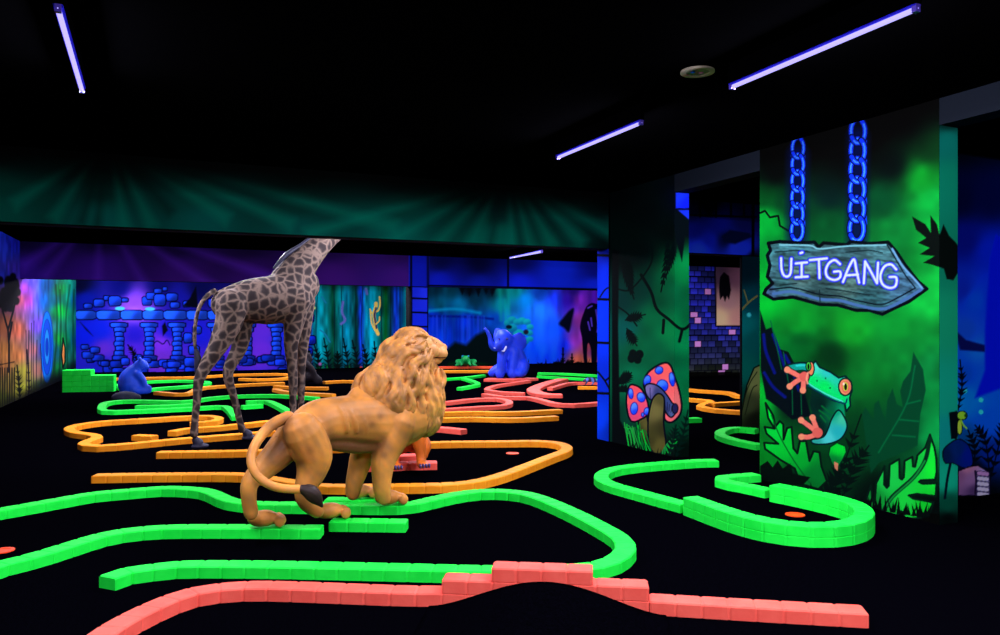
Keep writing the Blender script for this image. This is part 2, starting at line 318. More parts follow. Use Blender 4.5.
# ---- mural wall of the side room, seen past the right edge
def paint_side(M):
    M.bg([(960,140,(0,2,12)),(990,130,(0,2,12)),(960,200,(0,3,40)),(990,200,(0,4,50)),(965,240,(2,12,110)),(990,250,(0,25,170)),(962,290,(6,30,150)),(975,300,(0,60,200)),(995,300,(0,30,240)),(965,330,(10,60,170)),(980,350,(10,90,210)),(965,375,(0,60,170)),
       (995,350,(0,30,220)),(985,385,(0,70,220)),(970,400,(0,100,220)),(960,400,(0,110,200)),(990,420,(0,70,200)),(965,440,(0,60,120)),(990,455,(0,30,120)),(975,470,(0,4,20)),(990,500,(0,2,8)),(965,500,(0,2,8)),(1040,300,(0,20,140)),(1100,300,(0,10,90)),(1100,420,(0,20,80))])
    M.poly([(985,330),(990,260),(996,235),(1003,240),(1006,320),(1010,385),(975,398),(985,370)], (0,14,200), soft=3)
    M.poly([(955,330),(966,340),(985,345),(985,352),(960,350)], (4,10,70), soft=2)
    for x, y in ((981,400),(981,412),(965,391)): M.ell(x, y, 2.2, 2.2, (40,220,200), soft=1.5)
    M.fern([(958,410),(962,385),(960,360)], 8, (0,5,20), 8, 1.6)
    for a in ([(990,475),(985,440),(975,425)],[(990,480),(1000,440),(1003,420)],[(970,480),(975,450),(968,430)],[(1010,480),(1020,440),(1030,420)]): M.fern(a, 11, (0,4,16), 7, 2.2)
    q = lambda p: T(p,900,380,4.23)
    paint_side_things(M)
    M.layer('painted_small_frog', 'small yellow green frog painted beside the wall end')
    M.ell(*q([(262,150)])[0], 5.2, 4.4, (120,200,40), (0,20,10), 1.2); M.ell(*q([(278,150)])[0], 1.6, 1.8, (20,60,20)); M.ell(*q([(252,200)])[0], 2.7, 7.5, (150,200,50), (0,20,10), 1)
    M.stroke(q([(258,170),(268,190),(282,205)]), 1.6, (120,190,40))
    M.layer('painted_hand', 'large pinkish violet fist painted low on the blue wall')
    M.poly(q([(246,385),(290,368),(330,362),(368,385),(380,410),(380,492),(340,498),(315,488),(246,490)]), [(960,475,(110,70,110)),(970,480,(120,85,130)),(975,490,(60,40,80)),(985,480,(150,140,200)),(966,468,(150,100,130))], (6,4,20), 1.2, smooth=False)
    M.stroke(q([(318,385),(322,430),(318,480)]), 2, (24,14,40))
    for i in range(5): M.stroke(q([(332,394+i*22),(370,398+i*22)]), 5.2, (20,16,50)); M.stroke(q([(334,394+i*22),(368,398+i*22)]), 3.9, (165,160,225) if i else (150,110,160))
    M.layer(None)
    m = M.y > 496; M.c[m] *= .15
M = Mural((XW+TH+.02,4.65,0),(1,0,0),(0,0,1), 2.6, CEIL, .007, .008, 2.0); paint_side(M); M.build('wall_side_room', thick=.15)

# ---- middle wall piece with the mushrooms
def paint_mid(M):
    M.bg([(620,255,(0,14,14)),(650,215,(0,6,8)),(670,230,(0,8,8)),(640,250,(0,12,12)),(683,200,(0,4,20)),(620,300,(0,45,40)),(640,290,(0,45,35)),(665,290,(0,80,45)),(655,320,(0,90,50)),(672,330,(0,110,55)),(683,270,(0,130,60)),(685,340,(0,115,60)),(683,400,(0,105,55)),
       (625,330,(0,75,68)),(640,345,(0,90,52)),(628,380,(0,100,62)),(655,360,(0,85,50)),(680,425,(0,70,40)),(640,448,(0,20,12)),(670,452,(0,12,8)),(622,420,(0,60,40)),(683,450,(0,10,6)),(620,190,(0,4,6)),(683,175,(0,3,6))])
    M.c *= (.85+.3*vnoise(M.x,M.y,14,3))[:,None]
    w = lambda p: T(p,600,170,3.53); dk = (0,12,12)
    M.poly([(675,192),(692,189),(692,209),(675,209)], [(678,195,(20,50,255)),(688,205,(10,30,230))], (0,2,20), 1.6)
    M.poly([(678,210),(692,210),(692,222)], (20,50,240), soft=1); M.poly([(672,212),(692,224),(692,240),(685,236),(682,262),(676,240)], (0,8,14), soft=1)
    M.stroke(w([(60,420),(100,425),(140,390),(180,330),(185,280)]), 1.6, dk)
    M.stroke(w([(145,370),(180,430),(200,490),(240,525),(290,562),(330,535)]), 3.0, dk); M.stroke(w([(60,480),(100,510),(130,550)]), 1.6, dk)
    M.stroke(w([(225,530),(222,575)]), 3, dk); M.stroke(w([(290,565),(280,605)]), 3, dk)
    for a in ([(240,250),(235,330),(215,430)],[(265,250),(255,300),(235,370)],[(80,320),(95,380),(120,455)],[(95,310),(105,360),(110,420)]): M.fern(w(a), 9, dk, 7, 2.2, .55)
    for a in ([(90,530),(120,520),(160,510)],[(95,560),(110,590),(130,620)]): M.fern(w(a), 8, dk, 6, 1.8)
    g = lambda p: T(p,610,340,4.889)
    for p in ((112,68),(135,95),(105,90),(145,70)): M.ell(*g([p])[0], 4, 4.5, dk, soft=1)
    M.fern(g([(40,210),(70,190),(105,160)]), 9, dk, 7, 2); M.fern(g([(40,250),(60,240),(90,235)]), 7, dk, 5, 1.6)
    M.poly([(612,250),(619,250),(618,330),(620,420),(634,447),(612,445)], (0,5,8), soft=1.5)
    def spots(L, c1, c2):
        for (x,y,rx,ry,r) in L:
            a,b = g([(x,y)])[0]; M.ell(a,b,rx/4.889,ry/4.889,[(a-1,b-2,c1),(a+1,b+3,c2)],(30,20,150),.9,.8,r)
    ol = (2,6,20)
    M.layer('painted_small_mushroom', 'small pink mushroom with blue spots painted left of the big one')
    M.poly(g([(138,395),(180,372),(192,440),(188,520),(160,508),(142,470)]), [(640,430,(60,66,26)),(647,425,(90,86,40)),(643,445,(30,36,16))], ol, 1.4)
    M.poly(g([(88,240),(100,220),(120,220),(152,238),(178,285),(188,335),(176,372),(150,388),(120,400),(98,390),(84,345),(80,290)]), [(630,395,(255,90,90)),(636,385,(255,80,95)),(634,415,(225,70,110)),(645,400,(235,80,110))], ol, 1.8, smooth=True)
    spots([(102,262,12,26,-5),(152,280,19,24,-20),(118,335,18,30,5),(178,348,12,18,10),(160,365,7,10,0)], (90,150,255), (20,60,240))
    M.layer('painted_big_mushroom', 'big pink mushroom with blue spots and olive stem painted on the wall')
    M.poly(g([(166,205),(185,160),(230,126),(272,111),(298,128),(316,180),(338,245),(350,320),(340,368),(302,402),(268,388),(262,330),(212,262),(172,240)]), [(655,372,(255,100,95)),(665,366,(255,95,90)),(672,380,(255,100,100)),(680,405,(255,110,110)),(676,418,(240,100,110)),(650,378,(245,80,110))], ol, 2, smooth=True)
    spots([(240,148,20,18,-30),(182,198,17,26,15),(256,224,28,30,0),(303,192,13,34,-8)], (70,140,255), (10,50,235))
    M.poly(g([(172,225),(200,213),(240,228),(278,268),(305,308),(328,320),(328,345),(300,378),(272,352),(250,300),(228,282),(198,292),(176,262)]), [(650,390,(120,110,170)),(657,392,(50,60,110)),(666,403,(50,70,130)),(673,412,(80,100,150)),(664,410,(30,36,80))], ol, 1.5, smooth=True)
    for i in range(6): M.stroke(g([(258+i*11,285+i*10),(262+i*9,330+i*6)]), .7, (20,24,60))
    M.stroke(g([(200,292),(196,262),(196,235)]), .8, (40,40,90)); M.ell(*g([(318,335)])[0], 3, 5, (30,30,80), ol, 1)
    M.poly(g([(212,282),(235,262),(258,272),(266,300),(262,400),(273,500),(266,548),(215,552),(190,505),(186,400),(198,320)]), [(655,410,(112,106,56)),(662,400,(80,78,40)),(660,445,(88,84,36)),(650,440,(60,60,26)),(664,430,(50,50,24))], ol, 1.6, smooth=True)
    M.layer(None)
    for i in range(16):
        a = 78+i*6.5; M.stroke(g([(a+random.uniform(10,30),540),(a,470+random.uniform(-30,20)),(a-12+random.uniform(-10,12),420+random.uniform(-20,40))]), 1.1, random.choice([(0,190,50),(0,120,40),(30,160,60)]), soft=.7)
    for i in range(9): M.stroke(g([(250+i*5,560),(270+i*5,520),(298+i*4,488+random.uniform(-10,20))]), 1.2, random.choice([(0,170,50),(20,140,60)]), soft=.7)
    for a in ([(675,458),(683,435),(688,410)],[(668,458),(673,440),(676,425)]): M.fern(a, 9, (0,24,18), 7, 1.8)
    M.grass(617, 692, lambda x: 447+(x-617)*.22, 9, (0,8,6), 30, 5, 4)
    m = (M.y > 445+(M.x-617)*.2)&(M.lay==0); M.c[m] *= .15
M = Mural((XW,8.74,0),(0,-1,0),(0,0,1), 8.74-7.37, CEIL, .0065, .007, 1.0); paint_mid(M); M.build('wall_middle', thick=TH)
M = Mural((XW-.001,7.367,0),(1,0,0),(0,0,1), TH, CEIL, .009, .009, 1.15)
paint_mid(M); M.names = ['']; M.lay[:] = 0; M.build('wall_middle_end')
# ---- blue stone pillar under the green beam
def paint_col(M, lines, x0, x1):
    M.bg([(x0,250,(0,20,150)),(x1,270,(0,40,220)),(x0,330,(0,50,240)),(x1,330,(0,45,230)),(x0+8,380,(0,40,200)),(x0,420,(0,60,235)),(x1,430,(0,35,160))])
    for y in lines: M.stroke([(x0-4,y),(x1+4,y+1)], 2.6, (0,3,14), smooth=False)
    M.stroke([(x1-.5,240),(x1-.5,450)], 3, (0,2,8), smooth=False)
M = Mural((XW-.02,9.02,0),(0,-1,0),(0,0,1), .28, 2.48, .01, .008, 1.0)
paint_col(M, (255,299,342.5,393), 598, 616); M.stroke([(598,372),(605,381),(611,392)], 1.8, (0,3,14)); M.stroke([(605,381),(615,373)], 1.8, (0,3,14)); M.stroke([(600,297),(606,289),(615,286)],1.4,(0,4,30)); M.build('wall_pillar', thick=TH+.02)

# ---- green beam
def rays(M, cx, cy, L, c, w0, al):
    for a, l in L:
        t = math.radians(a); P0 = (cx+math.cos(t)*25, cy+math.sin(t)*12); P1 = (cx+math.cos(t)*l, cy+math.sin(t)*l)
        n = (-math.sin(t), math.cos(t)); M.poly([P0, (P1[0]+n[0]*w0,P1[1]+n[1]*w0), (P1[0]-n[0]*w0,P1[1]-n[1]*w0)], c, soft=9, al=al)
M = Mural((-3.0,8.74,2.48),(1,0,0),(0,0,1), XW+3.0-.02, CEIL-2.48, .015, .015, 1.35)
M.bg([(0,150,(0,14,14)),(0,180,(0,46,38)),(0,215,(0,60,50)),(100,160,(0,12,12)),(100,185,(0,30,26)),(100,220,(0,70,62)),(200,165,(0,10,10)),(200,190,(0,50,42)),(200,225,(0,64,58)),(300,175,(0,12,10)),(300,200,(0,38,32)),(300,232,(0,60,54)),(400,178,(0,14,14)),(400,205,(0,50,42)),(400,236,(0,72,64)),
      (500,180,(0,4,6)),(500,205,(0,30,28)),(500,240,(0,84,70)),(560,190,(0,8,8)),(560,215,(0,44,38)),(560,245,(0,60,50)),(612,205,(0,8,8)),(612,225,(0,40,36)),(612,245,(0,12,12))])
rays(M, 108, 150, [(60,90),(78,88),(30,140),(22,200),(128,90),(150,110),(15,300)], (0,98,78), 7, .5)
rays(M, 508, 180, [(72,75),(86,70),(56,80),(120,75),(138,95),(152,150),(165,210),(40,100),(28,120)], (0,104,84), 6, .5)
rays(M, 108, 150, [(98,80),(45,90),(110,80)], (0,18,16), 5, .5); rays(M, 508, 180, [(79,75),(48,90),(105,75)], (0,22,22), 4, .5)
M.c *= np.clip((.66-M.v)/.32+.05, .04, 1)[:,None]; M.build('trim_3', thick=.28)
# ---- continuation of that beam over the room on the right
M = Mural((XW+TH+.01,8.74,2.48),(1,0,0),(0,0,1), 3.4, CEIL-2.48, .012, .012, 2.2)
M.bg([(690,195,(2,4,30)),(750,195,(0,2,20)),(692,212,(3,6,50)),(748,212,(2,4,40)),(695,230,(6,14,110)),(700,250,(20,50,220)),(720,225,(6,16,120)),(745,225,(6,10,70)),(745,250,(16,40,200)),(725,240,(2,8,50)),(735,247,(20,40,190)),(710,240,(8,22,150)),(752,258,(0,2,10)),(780,230,(0,0,10))])
for y in (196,217): M.stroke([(688,y-2),(756,y)], 2, (0,1,10), smooth=False)
for x in (700,716,731,744): M.stroke([(x,196),(x,217)], 2, (0,1,10), smooth=False)
M.poly([(722,236),(730,230),(750,233),(752,237),(735,244),(724,242)], (2,8,40), soft=2)
M.stroke([(753,190),(753,262)], 3, (0,0,6), smooth=False); M.build('trim_4', thick=.28)
# ---- teal mural panel behind the opening
M = Mural((7.6,8.78,0),(1,0,0),(0,0,1), 1.5, 2.47, .01, .01, 2.2)
M.bg([(745,270,(0,20,30)),(752,300,(0,50,60)),(745,325,(0,90,90)),(755,340,(0,70,70)),(745,370,(0,80,70)),(752,400,(0,50,40)),(745,420,(0,10,8)),(755,430,(0,6,6)),(780,340,(0,40,40))])
M.poly([(741,415),(747,385),(754,368),(770,360),(770,430),(741,430)], [(752,380,(100,110,60)),(748,405,(50,60,34)),(756,420,(14,18,10))], (0,8,6), 1.4)
for a in ([(741,410),(749,385),(757,372)],[(745,415),(752,390),(757,385)]): M.stroke(a, 1, (20,26,14))
M.stroke([(740,312),(748,303),(757,296)], 2, (90,90,50)); M.stroke([(748,303),(744,290)], 1.4, (90,90,50)); M.ell(749,315,2,2,(60,200,220),soft=2)
M.build('wall_tree_panel', thick=.05)
# ---- far brick wall of the right room
M = Mural((11.95,18.6,0),(1,0,0),(0,0,1), 6.5, CEIL, .03, .022, 1.9)
row = np.floor(M.v/.17); uu = M.u+.115*(row%2); cell = np.floor(uu/.25); fu = uu/.25-cell; fv = M.v/.17-row
h = np.sin(cell*12.9+row*78.2)*43758.5; h = h-np.floor(h)
b = (h*.7+.3)*np.clip((HY+60-M.y)/60,0.15,1)
M.c = np.stack([20+30*h, 26+30*h, 235*b], 1)*(1-.35*fv[:,None]); M.c[(fu<.12)|(fv<.14)] = (2,2,14)
pk = np.array((205,120,190.))
for (x,y) in ((708,290),(692,316),(695,320),(697,342),(731,331),(735,335),(722,367),(718,373),(726,366)):
    i = np.argmin((M.x-x)**2+(M.y-y)**2); m = (row==row[i])&(cell==cell[i])&(fu>.12)&(fv>.14); M.c[m] = pk
M.poly([(715,262),(741,262),(741,326),(716,326)], [(718,275,(70,50,70)),(735,275,(110,70,90)),(728,300,(150,110,110)),(720,318,(190,160,120)),(738,318,(170,120,110))], (6,4,14), 1.6)
M.layer('painted_bat', 'black hanging bat painted on a pale patch of the brick wall')
M.poly([(724,272),(729,276),(731,290),(729,300),(727,296),(725,302),(723,296),(720,300),(719,288),(720,277)], (4,3,8), soft=.8); M.layer(None)
M.c[M.y > 372] *= .08
M.build('wall_right_far', thick=.2)

# ---- purple / blue beam in the back bay
YB2 = 18.6
M = Mural((-2.55,YB2,2.45),(1,0,0),(0,0,1), 14.4, CEIL-2.45, .03, .02, 1.6)
M.bg([(18,232,(16,6,44)),(18,276,(46,18,130)),(100,230,(14,5,40)),(100,275,(54,18,135)),(180,240,(18,6,50)),(180,275,(50,16,110)),(250,240,(14,4,38)),(250,277,(44,14,95)),(330,245,(22,6,56)),(330,278,(50,14,100)),(400,250,(30,8,70)),(400,280,(44,12,96)),
      (440,262,(2,6,60)),(440,280,(6,20,160)),(480,265,(2,6,60)),(480,283,(6,20,140)),(520,262,(2,8,80)),(520,284,(8,26,190)),(560,270,(6,30,180)),(595,270,(4,12,110)),(595,285,(8,30,190))])
rays(M, 100, 222, [(92,62),(150,90),(135,80),(55,80),(30,130),(18,220)], (86,34,190), 5, .5)
m = (M.x > 409)&(M.x < 430); M.c[m] = np.stack([np.full(m.sum(),6.),np.full(m.sum(),18.),np.full(m.sum(),150.)],1)
for x in (411,428,508): M.stroke([(x,240),(x,292)], 2.2, (0,2,14), smooth=False)
M.stroke([(428,285.5),(600,289.5)], 2, (0,2,18), smooth=False); M.build('trim_5', thick=.3)
# stone pillar carrying that beam
def at_y(px, yv): u = (px-500)/F; Z = yv/(CF-SF*u); return CF*u*Z+SF*Z
xa, xb = at_y(411,YB2), at_y(428,YB2)
M = Mural((xa,YB2-.03,0),(1,0,0),(0,0,1), xb-xa, 2.45, .02, .016, 1.0)
M.bg([(415,290,(20,40,220)),(425,290,(30,50,250)),(415,330,(16,40,230)),(425,350,(10,30,190))])
for y in (286,298,312,326,342,358): M.stroke([(408,y),(430,y+1)], 1.8, (0,2,20), smooth=False)
for x in (411.5,428): M.stroke([(x,270),(x,390)], 1.6, (0,2,16), smooth=False)
M.build('wall_stone_pillar', thick=.45)

# ---- far mural wall
def stone(M, x, y, w, h, c=(24,70,255), r=0):
    P = [(x-w/2,y-h*.35),(x-w*.35,y-h/2),(x+w*.3,y-h/2),(x+w/2,y-h*.3),(x+w*.48,y+h*.35),(x+w*.3,y+h/2),(x-w*.4,y+h/2),(x-w/2,y+h*.2)]
    c = np.array(c, float); M.poly(P, [(x-w*.2,y-h*.3,c*1.15),(x+w*.2,y+h*.4,c*.55)], (0,2,50), 1.1, .6)
def paint_back(M):
    x, y = M.x, M.y
    M.bg([(80,285,(2,4,40)),(120,288,(6,10,110)),(160,286,(4,6,90)),(200,288,(4,6,70)),(250,288,(4,6,70)),(300,288,(6,10,110)),(134,303,(120,60,220)),(134,310,(150,80,230)),(85,300,(5,20,150)),(85,335,(6,26,220)),(100,330,(10,30,210)),(104,350,(90,40,200)),(100,362,(20,30,190)),
          (135,335,(30,20,180)),(135,350,(70,30,200)),(162,345,(110,40,210)),(162,358,(100,40,190)),(170,330,(20,20,190)),(200,335,(20,24,200)),(195,360,(60,30,190)),(230,340,(80,40,200)),(262,330,(90,40,210)),(262,350,(100,40,210)),(285,340,(20,40,220)),(300,345,(10,30,210)),(300,365,(6,20,150)),(180,300,(14,16,140))])
    # ruins
    for a in ((78,315,18),(101,315,22),(125,315,22),(146,315,20),(168,315,22),(190,315,20),(211,315,20),(232,315,22),(254,315,20),(275,315,20),(294,315,18)): stone(M, a[0]+8, a[1], a[2]+3.5, 9.5, (26,84,255))
    for a in ((88,306,9,5),(99,303,11,8),(107,298,7,5),(115,301,13,10),(125,300,7,4),(147,301,10,9),(152,296,12,7),(160,300,12,12),(172,297,12,8),(175,305,10,6),(158,291,8,5),(165,289,5,4),(187,304,8,6),(215,303,14,9),(228,300,10,6),(250,302,12,10),(262,299,9,6),(285,302,12,9)): stone(M, *a, c=(18,60,220))
    for cx in (119,149,177,216,247,276):
        for k, w in enumerate((18,12,9,9,10,9,10,15,18)):
            stone(M, cx+(k%2)*.8, 325+k*4.7, w, 5.2, (22,74,250) if k < 7 else (18,50,200))
    for i in range(46):
        a = random.uniform(78,300); stone(M, a, random.uniform(357,372), random.uniform(8,15), random.uniform(5,8), random.choice([(14,50,210),(10,40,180),(20,60,240)]))
    for a in ((88,355,12,7),(95,350,10,6),(85,347,8,5),(188,338,9,10),(194,350,11,9),(190,362,12,9),(197,330,9,8)): stone(M, *a, c=(18,60,225))
    for p in ([(80,322),(88,330),(93,336),(86,330)],[(165,322),(168,330),(163,336),(162,326)]): M.poly(p, (1,2,24), soft=1.5)
    M.poly([(183,306),(190,298),(196,286),(198,308)], (1,2,18), soft=1.5); M.fern([(137,360),(133,352),(128,345)], 5, (2,2,20), 5, 1.2)
    M.stroke([(153,345),(157,341),(163,344),(167,340),(170,345)], 1, (2,6,60))
    for p in ((134,308.5),(150,309)): M.ell(p[0]-14+(p[0]>140)*14, p[1], 5, 1.8, (60,190,230), soft=1)
    # forest boards
    S = [(303,(6,30,160)),(309,(10,40,200)),(314,(0,110,120)),(322,(0,150,165)),(328,(0,120,120)),(333,(0,64,40)),(338,(0,110,110)),(346,(0,130,165)),(352,(0,100,110)),(357,(0,50,44)),(361,(14,60,230)),(366,(0,130,160)),(373,(0,165,190)),(379,(0,110,110)),(386,(0,76,26)),(391,(0,60,80)),(396,(12,60,225)),(402,(0,70,120)),(407,(0,130,120)),(412,(0,90,60))]
    m = (x > 304)&(x < 413); xs = np.array([s[0] for s in S]); cs = np.array([s[1] for s in S], float); xw = x[m]+2*(vnoise(x[m],y[m],12,8)-.5)
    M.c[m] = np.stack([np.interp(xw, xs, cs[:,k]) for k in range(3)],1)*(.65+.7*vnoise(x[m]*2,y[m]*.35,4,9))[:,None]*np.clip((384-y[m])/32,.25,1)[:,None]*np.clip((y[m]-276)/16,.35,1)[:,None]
    for (a,b) in ((307,300),(309,318),(306,330),(311,340),(308,352)): stone(M, a, b, 10, 9, (12,40,200))
    for xx in (318,334,341,356,363,381,391,400): M.stroke([(xx,284),(xx+random.uniform(-2,2),330),(xx+1,375)], .9, (0,24,40), al=.8)
    for i in range(11): M.fern([(308+i*9.6,380),(309+i*9.6,362),(306+i*9.6+random.uniform(-3,3),random.uniform(338,352))], 7, random.choice([(0,8,12),(0,16,20),(0,10,10)]), 8, 1.3)
    for i in range(6): M.grass(312+i*15,322+i*15,377,14,(0,110,40),5,i,3)
    for a in ((332,374,(230,60,30)),(337,374,(220,50,30)),(361,368,(230,70,60)),(362,371,(230,60,70)),(320,364,(150,90,160)),(314,308,(200,220,120))): M.ell(a[0],a[1],1.6,1.6,a[2],soft=1)
    for a in ([(343,302),(342,312),(345,320),(341,324)],[(366,289),(367,294)]): M.stroke(a, 2.6, (90,100,180), soft=1.2)
    for a in ([(330,342),(325,334),(320,330)],[(322,297),(326,303)]): M.stroke(a, 1.4, (20,120,160))
    M.layer('painted_lizard', 'yellow lizard with a dark back painted on the teal forest wall')
    Y = (225,195,90)
    M.stroke([(379.5,297),(380,304),(378.5,310),(375,312)], 1.7, Y); M.stroke([(370,309),(372,313),(375,313)], 1.5, Y); M.stroke([(370.5,311),(371,318),(372,324),(375,330),(378,334)], 1.6, Y); M.stroke([(376,306),(374,314),(375,322),(376,329),(378,334)], 3.4, Y); M.stroke([(376,308),(374.5,315),(375.5,322),(376.5,328)], 1.9, (60,50,80)); M.stroke([(376,324),(379,321),(379.5,317)], 1.4, Y); M.ell(376,304,1.9,2.4,Y)
    M.layer(None)
    # misty lake
    m = x >= 413
    L = [(415,290,(0,40,60)),(432,289,(0,40,60)),(450,292,(0,60,80)),(440,303,(0,90,120)),(460,305,(0,120,170)),(475,300,(0,60,90)),(470,290,(0,14,30)),(490,290,(0,20,40)),(500,290,(0,110,100)),(500,305,(0,130,150)),(515,292,(0,120,120)),(525,300,(0,110,190)),(540,292,(6,60,170)),(540,310,(20,110,255)),
         (435,320,(0,40,200)),(465,322,(0,50,220)),(440,340,(0,60,235)),(425,330,(0,50,230)),(470,335,(0,50,200)),(495,320,(0,70,190)),(488,335,(0,50,150)),(510,318,(10,120,200)),(535,330,(10,90,240)),(540,350,(0,70,255)),(555,300,(20,50,230)),(555,330,(0,50,255)),(553,355,(0,50,250)),(562,345,(10,40,240)),
         (568,300,(40,10,150)),(572,290,(30,10,110)),(580,300,(110,30,170)),(582,320,(150,50,160)),(577,340,(150,50,190)),(588,345,(215,90,110)),(578,362,(230,110,80)),(588,366,(240,130,80)),(596,300,(80,20,180)),(597,330,(110,50,230)),(598,350,(60,20,150)),(640,330,(20,10,60))]
    c = M.col(L, m); M.c[m] = c*(.8+.4*vnoise(x[m]*1.6,y[m]*.6,7,4))[:,None]
    M.stroke([(428,311),(455,309),(480,313)], 2.4, (0,170,230), soft=3, al=.8); M.stroke([(428,316),(470,317),(493,319)], 2, (0,20,130), soft=2)
    for i in range(22): a = random.uniform(428,488); M.stroke([(a,316),(a+random.uniform(-1,1),350)], 1.6, random.choice([(20,90,255),(0,30,160),(30,70,240)]), soft=1.5, al=.5)
    M.poly([(446,350),(455,342),(466,345),(476,335),(486,331),(497,338),(505,350),(505,378),(440,378),(432,366)], (0,14,16), soft=4)
    M.poly([(440,372),(450,362),(470,360),(498,366),(500,378),(430,378)], (0,34,14), soft=3)
    for a in (462,470,478,486,493): M.poly([(a-4,286),(a+4,286),(a+random.uniform(-1,1),random.uniform(294,302))], (0,8,20), soft=2)
    for (a,b,l) in ((500,290,30),(508,290,24),(505,300,20)): M.stroke([(a,b),(a+1,b+l)], 3, (0,170,150), soft=3, al=.5)
    M.layer('painted_coral_bush', 'teal leafy clump painted behind the blue elephant')
    for (a,b,r) in ((508,323,4),(512,320,4.5),(517,322,4),(522,321,4.5),(527,322,4),(530,327,3.6),(529,333,4),(530,339,3.4),(525,341,4.5),(519,334,6),(512,328,5)): M.ell(a,b,r,r*.8,[(a-1,b-2,(10,170,175)),(a+1,b+3,(0,95,140))],None,soft=1.6)
    M.layer(None)
    M.ell(509,327,3,2,(0,20,40),soft=1.5); M.ell(526,332,2.5,2.5,(20,20,40),soft=1.5)
    for P in ([(536,300),(545,330),(547,352),(542,358),(535,340)],[(549,300),(560,320),(561,340),(553,368),(547,340)]): M.poly(P, (20,100,255), soft=6, al=.6)
    M.poly([(563,318),(570,310),(574,309),(572,320),(569,332),(564,328),(559,324)], (0,4,24), soft=2.5, smooth=True)
    for a, hgt in ((563,30),(568,18),(572,24),(540,14),(548,12),(556,16),(578,16),(584,12)): M.fern([(a,378),(a,366),(a,378-hgt)], 4.5, (0,3,8), 8, 1.0)
    M.grass(505, 612, 367, 9, (0,3,6), 40, 2, 3); M.poly([(505,367),(612,366),(612,380),(505,380)], (0,3,6), soft=2)
    M.layer('painted_elephant', 'dark elephant silhouette painted at the right end of the lake mural')
    M.poly([(584,312),(587,306),(592,303),(598,304),(606,302),(614,306),(614,340),(606,346),(604,368),(600,369),(599,350),(597,349),(596,368),(592,369),(591,350),(588,343),(587,356),(588,367),(585,368),(583,352),(582,338),(580,326)], (5,3,26), soft=1, smooth=True)
    for a in ([(588,308),(592,306)],[(591,318),(592,326)],[(588,322),(590,330)],[(596,310),(598,325),(597,332)]): M.stroke(a, 1.6, (90,60,210), soft=1)
    M.layer(None)
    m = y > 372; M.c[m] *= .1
xL = CF*(76-500)/F*(YB/(CF-SF*(76-500)/F))+SF*(YB/(CF-SF*(76-500)/F))
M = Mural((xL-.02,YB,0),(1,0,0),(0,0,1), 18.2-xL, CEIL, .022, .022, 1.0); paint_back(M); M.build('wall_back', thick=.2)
# ---- left mural wall (runs slightly off the room axis)
pA = Vector((-2.62,9.9,0)); pB = Vector((xL,YB,0)); pA = pB+(Vector((-2.5,16.7,0))-pB).normalized()*(18.0); dv = (pB-pA).normalized()
M = Mural(tuple(pA), tuple(dv), (0,0,1), (pB-pA).length, CEIL, .03, .02, .66)
M.bg([(4,230,(30,60,255)),(4,250,(40,60,250)),(14,245,(30,40,230)),(14,270,(70,50,220)),(4,275,(40,50,200)),(3,300,(90,50,80)),(5,325,(180,100,60)),(5,350,(205,130,60)),(3,365,(190,120,60)),(20,300,(205,90,120)),(25,288,(160,60,200)),(17,330,(225,110,80)),(17,355,(220,130,70)),(24,372,(190,180,60)),(22,390,(170,170,50)),
      (29,300,(190,60,180)),(32,283,(70,60,220)),(36,300,(70,70,230)),(38,325,(110,70,220)),(34,350,(190,110,110)),(38,370,(170,110,100)),(44,300,(0,110,230)),(42,350,(60,70,200)),(47,285,(0,90,170)),(47,345,(20,130,250)),(53,300,(0,100,130)),(53,350,(0,110,120)),(60,290,(0,150,60)),(60,310,(0,210,60)),(60,340,(20,190,60)),(60,370,(0,120,50)),(68,300,(0,130,90)),(69,340,(0,120,60)),(73,300,(0,60,110)),(73,340,(0,60,110)),(70,375,(0,60,50)),
      (36,392,(90,110,40)),(45,390,(10,70,70)),(54,385,(0,60,40)),(62,392,(0,20,10)),(4,400,(90,100,20)),(10,385,(140,120,50)),(-60,280,(60,20,60)),(-60,300,(90,40,50)),(-60,400,(40,40,16)),(-250,300,(40,20,70)),(-250,500,(20,24,16)),(-600,300,(20,14,60)),(-600,700,(10,16,16)),(-1500,300,(14,10,50)),(-1500,1200,(8,10,14))])
M.c *= (.75+.5*vnoise(M.x*3,M.y*.5,5,3))[:,None]
for k,(rx,ry) in enumerate(((6,36),(4.5,28),(2.8,18),(1.4,9))): M.ell(47,347,rx,ry,[(0,130,255),(10,80,230),(30,150,255),(0,60,200)][k],(0,70,190),.8,1)
M.poly([(63,338),(65,348),(65,362),(63,368),(61.5,355)], (240,150,70), (0,30,10), 1.4)
for a in ([(56,285),(57,330),(53,380)],[(70,285),(66,320),(68,370)],[(60,290),(61,330),(59,380)],[(74,290),(73,330),(74,380)]): M.stroke(a, 1.6, (0,60,30), soft=1.2, al=.7)
for xx in (26,29,31.5,34,37,40.5): M.stroke([(xx,random.uniform(300,345)),(xx+random.uniform(-1,1),365),(xx,400)], .9, (20,10,30), al=.7)
M.layer('painted_tree', 'black umbrella shaped tree painted on the orange left wall')
for i in range(34):
    a = random.uniform(0,6.28); r = random.uniform(.2,1); M.ell(8+12*r*math.cos(a), 292+17*r*math.sin(a), 3.2, 4.2, (4,3,14), soft=1.5)
for a in ([(9,372),(9,345),(8,330),(3,312),(0,298)],[(8,330),(13,312),(16,298)],[(9,340),(12,322)],[(3,312),(6,298)]): M.stroke(a, 1.9, (6,4,12), smooth=False)
M.layer(None)
for i in range(-12,7): M.stroke([(i*2.4,368),(i*2.4,416)], 1.2, (3,6,4), smooth=False)
M.stroke([(-30,370),(14,362)], 1.3, (3,6,4), smooth=False)
